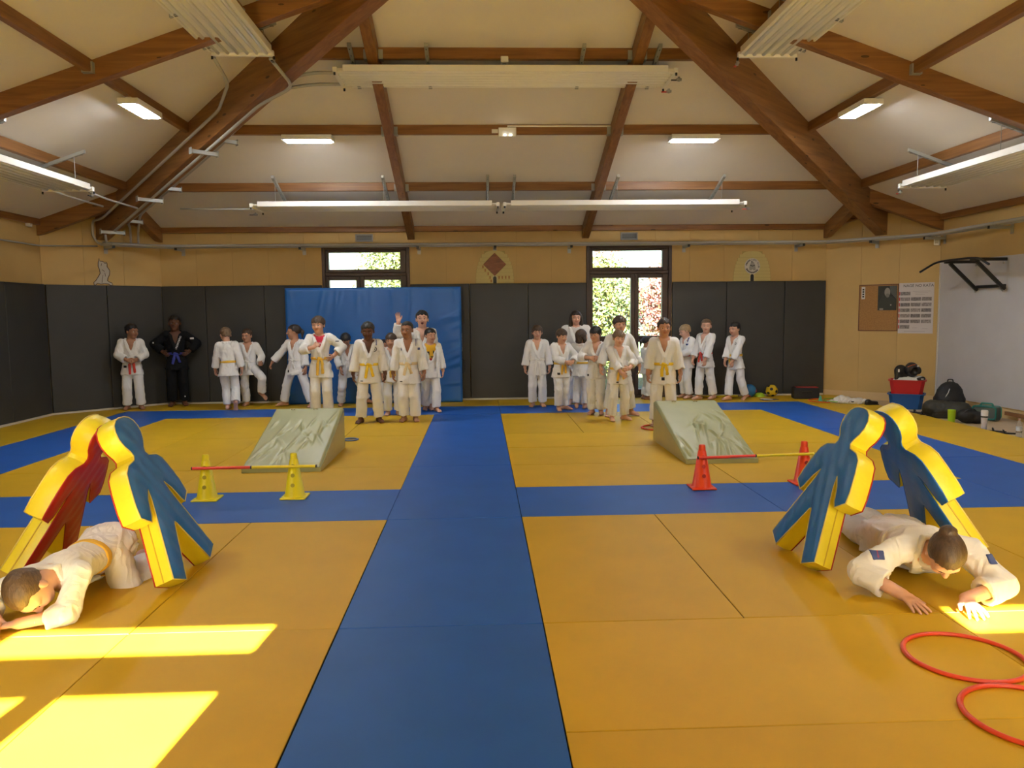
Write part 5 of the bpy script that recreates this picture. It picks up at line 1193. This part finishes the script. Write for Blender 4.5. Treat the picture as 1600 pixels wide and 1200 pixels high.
# ---------------------------------------------------------------- cork board and poster on the right corner
side = 'back_right'; M = wmat(side, .013)
def wu(X): return (X-(XR-CH))/S2
u0, u1, u2 = wu(7.27), wu(7.72), wu(8.10)
o = empty('cork_board', (0, 0, 0), 0, 'cork notice board with an old portrait photo', 'notice board')
mb = MB(); mb.box((u0+.01, 1.16, 0), (u1-.01, 1.92, .008), 0, M); mb.build('cork', mat('cork', (.38, .20, .065), .8, var=.15, vscale=60, bump=.2, bscale=120), o)
m_fr = mat('board_frame', (.16, .06, .025), .5)
for p, q in (((u0, 1.145), (u1, 1.16)), ((u0, 1.92), (u1, 1.935)), ((u0, 1.16), (u0+.012, 1.92)), ((u1-.012, 1.16), (u1, 1.92))):
    mb = MB(); mb.box((p[0], p[1], 0), (q[0], q[1], .016), 0, M); mb.build('frame_strip', m_fr, o)
pc = Matrix.Translation((u0+.46, 1.70, .009))
po = empty('portrait_photo', (0, 0, 0), 0, 'old dark portrait of a bearded man pinned on the cork board', 'photo')
mb = MB(); mb.box((-.15, -.205, 0), (.15, .205, .002), 0, M @ pc); mb.build('print', mat('photo_dark', (.025, .028, .022), .4, var=.3, vscale=9), po)
def blob(nm, poly, z, m):
    mb = MB(); mb.prism(poly, .0008, M @ pc @ Matrix.Translation((0, 0, z))); mb.build(nm, m, po)
el = lambda cx, cy, rx, ry, n=14: [(cx+rx*math.cos(2*PI*i/n), cy+ry*math.sin(2*PI*i/n)) for i in range(n)]
blob('backdrop', [(.03, .2), (.145, .2), (.145, -.02), (.06, .08)], .002, mat('photo_grey', (.10, .11, .09), .4, var=.2, vscale=9)); blob('face', el(.0, .10, .047, .075), .0026, mat('photo_face', (.30, .28, .23), .4)); blob('beard', el(.005, .045, .03, .035), .0032, mat('photo_beard', (.19, .18, .15), .4)); blob('robe', [(-.145, -.2), (.13, -.2), (.14, -.03), (.06, .03), (.0, .01), (-.08, .03), (-.14, -.06)], .0022, mat('photo_robe', (.035, .04, .03), .4)); blob('crest', el(.06, -.115, .012, .014, 8), .0034, mat('photo_crest', (.35, .33, .27), .4)); blob('caption', [(-.12, -.2), (-.06, -.2), (-.06, -.17), (-.12, -.17)], .0034, mat('photo_face', (.30, .28, .23), .4))
tg = empty('paper_slip', (0, 0, 0), 0, 'narrow white slip with dark characters on the cork board', 'paper')
mb = MB(); mb.box((u0+.04, 1.69, .009), (u0+.10, 1.90, .011), 0, M); mb.build('paper', m_emb, tg)
for i in range(4): mb = MB(); mb.box((u0+.055, 1.72+i*.04, .011), (u0+.085, 1.745+i*.04, .0116), 0, M); mb.build('character', m_mark, tg)
po = empty('kata_poster', (0, 0, 0), 0, 'white poster of judo kata with rows of small photos', 'poster')
mb = MB(); mb.box((u1+.005, 1.11, 0), (u2, 1.945, .003), 0, M); mb.build('sheet', mat('poster_paper', (.60, .56, .54), .5), po)
text('NAGE NO KATA', .062, m_mark, po, M @ Matrix.Translation(((u1+u2)/2+.03, 1.895, .0035)))
m_ph = [mat('poster_photo_%d' % i, c, .5, var=.5, vscale=45) for i, c in enumerate(((.22, .20, .19), (.28, .25, .24), (.18, .16, .16)))]
pw = (u2-u1-.05)
for r in range(7):
    z = 1.74-r*.092; cols = 1 if r in (0, 6) else 3
    for c in range(cols):
        a = u1+.03+c*pw/3; mb = MB(); mb.box((a, z, .003), (a+pw/3-.012, z+.058, .0038), 0, M); mb.build('small_photo', m_ph[(r+c) % 3], po)
    mb = MB(); mb.box((u1+.008, z, .003), (u1+.024, z+.058, .0038), 0, M); mb.build('red_tab', m_markr, po)
for z, a, b in ((1.80, .22, .48), (1.775, .25, .45), (1.75, .26, .40), (1.20, .22, .30), (1.185, .38, .46), (1.14, .10, .42)):
    mb = MB(); mb.box((u1+a, z, .003), (u1+b, z+.006, .0036), 0, M); mb.build('small_print', mat('poster_print', (.38, .35, .34), .6), po)
# wall socket on the corner
o = empty('wall_socket', wpt(side, wu(7.93), .24, .013), math.radians(-45), 'black wall socket beside the red tub', 'socket'); mb = MB(); mb.box((-.05, -.02, -.05), (.05, 0, .05)); mb.build('plate', m_black, o, bevel=.006); mb = MB(); mb.lathe([(.022, -.0), (.022, .004)], 14, 0, (0, 0, 0), Matrix.Translation((0, -.02, 0)) @ rot_between((0, -1, 0))); mb.build('outlet', m_galv, o)

# ---------------------------------------------------------------- white board and pull-up bar on the right wall
o = empty('white_wall_board', (0, 0, 0), 0, 'big white board covering the right wall under the pull-up bar', 'wall board')
for a, b in ((.06, 2.5), (2.505, 5.0), (5.005, 7.5)):
    mb = MB(); mb.box((a, .11, 0), (b, 2.25, .02), 0, wmat('right')); mb.build('panel', m_white, o)
mb = MB(); mb.box((.03, .11, 0), (.058, 2.26, .03), 0, wmat('right')); mb.build('edge_strip', mat('board_edge', (.72, .69, .62), .5), o)
o = empty('pull_up_bar', (XR-.02, 5.38, 1.70), 0, 'black steel pull-up bar bolted to the right wall board', 'pull-up bar')
m_iron = mat('black_steel', (.014, .014, .014), .4)
def bar(nm, a, b, r=.022): 
    a, b = Vector(a), Vector(b); mb = MB(); Mx = Matrix.Translation(a) @ rot_between(b-a, (0, 0, 1)); mb.box((-r, -r, 0), (r, r, (b-a).length), 0, Mx); return mb.build(nm, m_iron, o, bevel=.003, seg=1)
for y in (-.33, .28):
    bar('wall_post', (-.025, y, 0), (-.025, y, .53), .03); bar('top_arm', (-.02, y, .50), (-.54, y, .50)); bar('diagonal_brace', (-.03, y, .08), (-.46, y, .48))
    for z in (.06, .45): mb = MB(); mb.lathe([(.014, 0), (.014, .012)], 10, 0, (0, 0, 0), Matrix.Translation((-.055, y, z)) @ rot_between((-1, 0, 0))); mb.build('bolt', m_galv, o)
bar('cross_bar', (-.03, -.33, .13), (-.03, .28, .13))
mb = MB(); mb.tube(smooth_path([(-.62, -.85, .40), (-.56, -.55, .50), (-.54, -.3, .52), (-.54, .3, .52), (-.56, .5, .50), (-.62, .78, .38)], .08), .016, 10); mb.build('grip_bar', m_iron, o, smooth=True)

# ---------------------------------------------------------------- bags, tubs and bottles along the right edge
FZ = -.04
def tub(label, x, y, z, m, rz, w=.50, d=.36, h=.235):
    o = empty('storage_tub', (x, y, z), rz, label, 'tub', 'stacked plastic tubs')
    a = .86; t = .008
    mb = MB(); W2, D2 = w/2, d/2; out = []
    def loop(s_, zz): return [(-W2*s_+.05, -D2*s_, zz), (W2*s_-.05, -D2*s_, zz), (W2*s_, -D2*s_+.05, zz), (W2*s_, D2*s_-.05, zz), (W2*s_-.05, D2*s_, zz), (-W2*s_+.05, D2*s_, zz), (-W2*s_, D2*s_-.05, zz), (-W2*s_, -D2*s_+.05, zz)]
    L = [loop(a, 0), loop(1, h), loop(.955, h), loop(a*.95, .01)]
    v = [p for l in L for p in l]; f = [tuple(range(7, -1, -1)), tuple(range(24, 32))]+[(k*8+i, k*8+(i+1) % 8, (k+1)*8+(i+1) % 8, (k+1)*8+i) for k in range(3) for i in range(8)]
    mb.add(v, f); mb.build('tub_body', m, o)
    mb = MB(); l1 = loop(1.07, h-.012); l2 = loop(1.07, h+.004); l3 = loop(.97, h+.004); l4 = loop(.97, h-.012); v = l1+l2+l3+l4
    mb.add(v, [(k*8+i, k*8+(i+1) % 8, ((k+1) % 4)*8+(i+1) % 8, ((k+1) % 4)*8+i) for k in range(4) for i in range(8)]); mb.build('rim', m, o)
    return o
tub('blue plastic tub on the floor under the red tub', 7.40, 6.22, FZ, mat('tub_blue', (.01, .085, .30), .35), math.radians(-32))
tub('red plastic tub stacked on the blue tub', 7.405, 6.22, FZ+.215, mat('tub_red', (.50, .012, .02), .35), math.radians(-30))
def lump(name, label, cat, prims, mats, h=.008, disp=.0, seed=0, loc=(0, 0, 0), parent=None, part='body'):
    s_ = SDF()
    for pr in prims: getattr(s_, pr[0])(*pr[1:-1] if isinstance(pr[-1], dict) else pr[1:], **(pr[-1] if isinstance(pr[-1], dict) else {}))
    P_, F_ = sdf_mesh(s_, h, (lambda X, Y, Z: disp*folds(X, Y, Z, 30, seed, 4)-disp*.8*creases(X, Y, Z, 45, seed)) if disp else None)
    me = to_mesh(part, P_, F_, mats)
    if parent is not None: return nobj(part, me, parent)
    o = empty(name, loc, 0, label, cat); nobj(part, me, o); return o
m_cloth = mat('crumpled_white_cloth', (.66, .63, .58), .9)
zt = FZ+.215+.20
o = lump('folded_cloth', 'white cloth in the top of the red tub', 'cloth', [('ell', (0, 0, 0), (.21, .14, .06)), ('ell', (.15, -.05, .02), (.08, .08, .045))], m_cloth, .007, .006, 3, (7.405, 6.22, zt+.03))
m_mitt = mat('black_leather', (.016, .015, .014), .4)
o = lump('boxing_mitt', 'black padded mitt on the left of the red tub', 'mitt', [('ell', (0, 0, .05), (.10, .055, .10)), ('ell', (.05, 0, -.01), (.10, .06, .05)), ('cone', (-.07, -.02, -.06), (-.06, -.02, .08), .03, .03)], m_mitt, .007, .003, 5, (7.29, 6.22, zt+.12))
mb = MB(); mb.box((-.075, -.075, .04), (-.055, -.06, .085)); mb.build('white_tag', m_markw, o)
o = lump('sparring_helmet', 'black sparring helmet on top of the red tub', 'helmet', [('ell', (0, 0, .0), (.10, .11, .12)), ('ell', (.0, -.11, -.02), (.055, .07, .06), {'op': 's', 'k': .01}), ('ell', (.09, -.04, -.01), (.035, .05, .06)), ('ell', (-.09, -.04, -.01), (.035, .05, .06))], m_mitt, .007, .002, 6, (7.45, 6.19, zt+.19))
mb = MB(); mb.box((.03, -.108, .055), (.055, -.095, .075)); mb.build('white_tag', m_markw, o); mb = MB(); mb.tube([(-.09, -.05, .05), (-.05, -.09, .08), (.0, -.10, .09)], .006, 6); mb.build('orange_trim', mat('orange_trim', (.5, .12, .02), .5), o)
o = lump('glove', 'small dark glove at the right edge of the red tub', 'glove', [('ell', (0, 0, 0), (.065, .045, .03)), ('ell', (.03, .0, .01), (.035, .035, .03))], m_mitt, .006, .002, 7, (7.55, 6.10, zt+.05)); mb = MB(); mb.box((-.02, -.047, -.005), (.02, -.04, .012)); mb.build('white_tag', m_markw, o)
# backpack, duffel bag
m_pack = mat('black_nylon', (.010, .010, .011), .6, bump=.2, bscale=120); m_duf = mat('dark_olive_nylon', (.028, .025, .016), .6, bump=.2, bscale=120)
o = lump('backpack', 'black backpack standing against the white board', 'backpack', [('ell', (0, 0, .22), (.21, .13, .25)), ('box', (0, 0, .12), (.20, .12, .13), None, .05, {'k': .05}), ('ell', (-.03, -.1, .16), (.15, .08, .14), {'k': .03})], m_pack, .011, .005, 2, (7.72, 5.62, FZ))
mb = MB(); mb.tube([(-.15, -.115, .22), (-.10, -.128, .31), (-.075, -.12, .37)], .010, 6, flat=.5); mb.build('pale_piping', m_markw, o, smooth=True); mb = MB(); mb.tube(smooth_path([(-.04, 0, .465), (-.03, 0, .50), (.04, 0, .50), (.05, 0, .46)], .03), .009, 6); mb.build('top_loop', m_pack, o, smooth=True)
o = lump('duffel_bag', 'dark olive duffel bag lying in front of the backpack', 'bag', [('cone', (-.20, .09, .13), (.13, -.12, .12), .12, .115, {'k': .03}), ('box', (-.04, -.02, .07), (.17, .11, .07), rotz(-.55), .03, {'k': .04})], m_duf, .010, .006, 9, (7.38, 5.08, FZ))
o = lump('black_pouch', 'rounded black pouch beside the green cup', 'bag', [('ell', (0, 0, .10), (.15, .10, .10)), ('ell', (.10, -.03, .08), (.10, .09, .085))], m_pack, .009, .004, 11, (7.32, 4.54, FZ)); mb = MB(); mb.tube(smooth_path([(-.08, -.05, .16), (-.05, -.07, .2), (.04, -.07, .2), (.08, -.05, .16)], .03), .008, 6); mb.build('carry_loop', m_pack, o)
def vessel(name, label, cat, loc, parts):
    o = empty(name, loc, 0, label, cat)
    for nm, prof, m in parts: mb = MB(); mb.lathe(prof, 20); mb.build(nm, m, o, smooth=True, angle=.7)
    return o
m_lime = mat('lime_plastic', (.38, .58, .02), .35)
vessel('drinking_cup', 'lime green cup standing before the duffel bag', 'cup', (7.13, 4.60, FZ), [('cup_body', [(.042, 0), (.043, .01), (.050, .17), (.046, .17), (.038, .02)], m_lime), ('lid', [(.051, .165), (.051, .178), (.045, .182)], m_lime)])
vessel('flask', 'white flask with black collar standing on the floor', 'bottle', (7.11, 3.88, FZ), [('flask_body', [(.028, 0), (.032, .01), (.036, .13), (.038, .17)], mat('flask_lilac', (.58, .56, .64), .35, var=.12, vscale=30)), ('collar', [(.040, .17), (.040, .19)], m_black), ('cap', [(.041, .19), (.041, .255), (.036, .262)], mat('flask_cap', (.75, .74, .73), .35))])
vessel('water_bottle', 'clear plastic water bottle at the right picture edge', 'bottle', (7.20, 3.36, FZ), [('bottle_body', [(.032, 0), (.034, .01), (.034, .05), (.031, .055), (.034, .06), (.034, .14), (.026, .17), (.014, .195), (.014, .205)], clear_plastic()), ('label', [(.0345, .075), (.0345, .125)], mat('bottle_label', (.55, .6, .68), .5)), ('cap', [(.016, .205), (.016, .225), (.013, .227)], mat('bottle_cap', (.5, .3, .25), .4))])
o = empty('carry_case', (7.74, 4.78, FZ), math.radians(-60), 'grey carry case with teal frame standing under the white board', 'case')
m_teal = mat('teal_plastic', (.02, .19, .16), .4); mb = MB(); mb.box((-.16, -.07, .005), (.16, .07, .20)); mb.build('case_body', mat('case_grey', (.085, .11, .10), .5), o, bevel=.025, seg=3)
for y in (-.07, .07): mb = MB(); mb.tube(smooth_path([(-.155, y, .03), (-.155, y, .195), (.155, y, .195), (.155, y, .03), (-.155, y, .015)], .04), .012, 8); mb.build('teal_frame', m_teal, o, smooth=True)
mb = MB(); mb.tube(smooth_path([(-.08, 0, .195), (-.075, 0, .235), (.075, 0, .235), (.08, 0, .195)], .03), .013, 8); mb.build('handle', m_teal, o, smooth=True)
# sandals and sunglasses on the bare floor
def sandal(label, x, y, rz, m):
    o = empty('sandal', (x, y, FZ), rz, label, 'sandal', 'dark sandals along the right mat edge'); mb = MB(); mb.prism([(.03*math.sin(t)*(1.25 if math.cos(t) > 0 else 1), .11*math.cos(t)) for t in [2*PI*i/18 for i in range(18)]], .016); mb.build('sole', m, o, bevel=.003, seg=1)
    mb = MB(); mb.tube([(-.036, .03, .012), (-.02, .04, .045), (.02, .04, .045), (.036, .03, .012)], .012, 6, flat=.5); mb.build('strap', m, o, smooth=True)
for i, (x, y, r, l) in enumerate(((7.20, 3.77, .9, 'black sandal left of the water bottle'), (7.22, 3.60, 1.1, 'second black sandal left of the water bottle'), (7.24, 5.42, 1.0, 'dark sandal at the mat edge left of the duffel bag'), (7.24, 5.62, .7, 'dark sandal at the mat edge nearest the tubs'))): sandal(l, x, y, r, m_black)
mb = MB(); mb.box((-.018, -.5, 0), (.018, .5, .05)); o = mb.build('wood_batten', mat('brown_batten', (.26, .12, .05), .5, var=.2, vscale=9), None, (8.06, 4.35, .02), bevel=.004); tag(o, 'brown wooden batten leaning along the foot of the white board', 'batten')

# ---------------------------------------------------------------- balls and clutter near the back right
def ball(label, x, y, r, m, spots, ms, z=0):
    o = empty('ball', (x, y, z), 0, label, 'ball', 'balls by the padded wall'); mb = MB(); mb.ball((0, 0, r), r, 24); mb.build('ball_skin', m, o, smooth=True); rr = np.random.RandomState(int(x*10))
    gold = PI*(3-math.sqrt(5))
    for i in range(spots):
        zz = 1-2*(i+.5)/spots; q = math.sqrt(1-zz*zz); d = Vector((q*math.cos(gold*i+1), q*math.sin(gold*i+1), zz)); Mx = Matrix.Translation(Vector((0, 0, r))+d*r*.965) @ rot_between(d)
        mb = MB(); mb.lathe([(r*.26, 0), (r*.24, r*.04), (r*.13, r*.048)], 12, 0, (0, 0, 0), Mx); mb.build('ball_spot', ms, o, smooth=True)
ball('blue ball with red patches behind the last boy', 5.42, 7.72, .115, mat('ball_blue', (.02, .16, .36), .5), 5, mat('ball_red', (.5, .05, .06), .5))
ball('yellow ball with black spots by the padded wall', 5.83, 7.76, .105, mat('ball_yellow', (.72, .50, .02), .5), 14, m_black)
o = empty('marker_dome', (5.62, 7.78, 0), 0, 'lime marker dome between the two balls', 'marker dome'); mb = MB(); mb.lathe([(.10, 0), (.10, .006), (.075, .05), (.03, .07), (.02, .07)], 20); mb.build('dome', m_lime, o, smooth=True); mb = MB(); mb.lathe([(.02, .0701), (.018, .0702)], 14); mb.build('top_hole', m_black, o)
o = empty('yellow_stick', (4.95, 7.82, .0), 0, 'yellow stick lying at the foot of the padding behind the last boys', 'stick'); mb = MB(); mb.tube([(-.35, 0, .013), (.30, 0, .013)], .013, 8); mb.build('shaft', m_py, o, smooth=True); mb = MB(); mb.tube([(.30, 0, .013), (.31, 0, .013)], .0135, 8); mb.build('end_cap', m_black, o)
o = empty('notebook', (5.60, 7.25, 0), .2, 'open notebook with dark blue cover on the mat', 'notebook'); mb = MB(); mb.box((-.15, -.06, 0), (.15, .06, .008)); mb.build('cover', mat('navy_cover', (.02, .03, .12), .5), o); mb = MB(); mb.box((-.14, -.052, .008), (.03, .056, .020), 0, Matrix.Rotation(.06, 4, 'Y')); mb.build('pages', mat('pages', (.62, .60, .58), .7), o)
o = empty('equipment_case', (6.28, 7.40, 0), math.radians(-12), 'black case with red top trim beside the corner', 'case'); mb = MB(); mb.box((-.21, -.13, 0), (.21, .13, .19)); mb.build('case_body', m_pack, o, bevel=.02, seg=3); mb = MB(); mb.box((-.16, -.09, .19), (.20, .10, .203)); mb.build('red_top', mat('case_red', (.32, .02, .02), .5), o, bevel=.005); mb = MB(); mb.tube(smooth_path([(-.08, -.132, .12), (-.07, -.15, .14), (.07, -.15, .14), (.08, -.132, .12)], .02), .008, 6); mb.build('handle', m_black, o)
o = empty('small_cone', (6.36, 6.98, .0), 0, 'small mint green cone inside the hoops near the corner', 'cone'); m_mint = mat('mint_plastic', (.12, .42, .26), .4); mb = MB(); mb.lathe([(.035, .004), (.013, .085), (.008, .09)], 18); mb.build('cone_body', m_mint, o, smooth=True, angle=.7); mb = MB(); mb.box((-.038, -.038, 0), (.038, .038, .005)); mb.build('base', m_mint, o)
o = lump('crumpled_jacket', 'crumpled white cloth on the mat near the corner', 'cloth', [('ell', (0, 0, .03), (.22, .11, .05)), ('ell', (-.10, .05, .05), (.12, .09, .07), {'k': .05}), ('ell', (.14, -.06, .035), (.12, .08, .05), {'k': .05}), ('cone', (-.2, .05, .03), (-.3, .12, .015), .04, .02, {'k': .03})], m_cloth, .009, .012, 4, (6.68, 6.62, 0)); 
mb = MB(); mb.box((-.02, -.12, .03), (.03, -.105, .045)); mb.build('black_label', m_mark, o)
o = lump('dark_shoe', 'dark shoe beside the crumpled white cloth', 'shoe', [('cone', (-.08, 0, .035), (.07, 0, .028), .036, .03), ('ell', (-.06, 0, .055), (.045, .035, .035))], m_mitt, .006, 0, 0, (6.93, 6.38, 0)); mb = MB(); mb.box((-.11, -.036, 0), (.10, .036, .012)); mb.build('sole', m_black, o, bevel=.005)

# ---------------------------------------------------------------- garden outside the windows
m_grass = mat('lawn', (.05, .07, .02), .9, var=.3, vscale=3)
mb = MB(); mb.box((-60, -60, -.3), (60, 80, -.16)); g = mb.build('garden_ground', m_grass); tag(g, 'lawn outside the building', kind='structure')
def tree(label, x, y, h, r, cols, n, trunk_r=.12, seed=0, z0=.25, leaf=.14):
    o = empty('tree', (x, y, -.16), 0, label, 'tree', 'trees outside the windows'); rr = np.random.RandomState(seed)
    mb = MB(); mb.tube([(0, 0, 0), (.1, .05, h*.4), (0, .1, h*.85)], [trunk_r, trunk_r*.75, trunk_r*.25], 8); mb.build('trunk', mat('bark', (.20, .16, .12), .9, var=.3, vscale=12), o, smooth=True)
    for i in range(5):
        a = i*1.3+seed; b = h*(.3+.1*i); mb = MB(); mb.tube([(.05, .05, b), (r*.45*math.cos(a), r*.45*math.sin(a), b+h*.14), (r*.75*math.cos(a), r*.75*math.sin(a), b+h*.24)], [trunk_r*.45, trunk_r*.3, trunk_r*.1], 6); mb.build('branch', mat('bark', (.20, .16, .12), .9), o, smooth=True)
    p = rr.randn(n, 3); p /= np.linalg.norm(p, axis=1)[:, None]; p *= (rr.rand(n, 1)**.45); clus = rr.randn(40, 3); clus /= np.linalg.norm(clus, axis=1)[:, None]
    p = p*V3(r, r, h*(1-z0)/2)+V3(0, 0, h*(z0+(1-z0)/2)); p += rr.randn(n, 3)*.08
    u = rr.randn(n, 3); u /= np.linalg.norm(u, axis=1)[:, None]; v = np.cross(u, rr.randn(n, 3)); v /= np.linalg.norm(v, axis=1)[:, None]; s_ = leaf*(.6+.8*rr.rand(n, 1))
    Pv = np.stack([p-u*s_, p-v*s_*.5, p+u*s_, p+v*s_*.5], 1).reshape(-1, 3); Fv = np.arange(4*n).reshape(-1, 4)
    ms = [mat('leaf_%.2f_%.2f_%.2f' % c, c, .6) for c in cols]; me = to_mesh('leaves', Pv, Fv, ms, rr.randint(0, len(cols), n), False); l = nobj('leaves', me, o); tag(l, kind='stuff')
GREEN = [(.055, .085, .016), (.08, .105, .022), (.13, .12, .026), (.035, .07, .025)]; RED = [(.15, .042, .033), (.19, .075, .055), (.12, .03, .026), (.14, .09, .035)]
tree('yellow green tree outside the right window', 4.55, 19.5, 3.5, 1.5, GREEN, 8000, seed=1, z0=.10, leaf=.07)
tree('red leaved tree outside the right window', 6.75, 17.6, 3.5, 1.3, RED, 8000, seed=2, z0=.05, leaf=.065)
tree('thin red tree outside the transom of the right window', 5.6, 25, 4.9, .7, RED, 700, seed=7, z0=.4, leaf=.07, trunk_r=.06)
tree('green tree outside the left window', -2.0, 21, 5.2, 1.5, GREEN[:2]+[(.075, .10, .03)], 7000, seed=3, z0=.2, leaf=.07)
tree('green bush low behind the right window', 4.2, 15.5, 1.0, .9, GREEN, 3500, trunk_r=.05, seed=4, z0=0, leaf=.05)
tree('green bush low behind the left window', -2.8, 15.5, 1.6, 1.2, GREEN, 3500, trunk_r=.05, seed=5, z0=0, leaf=.05)
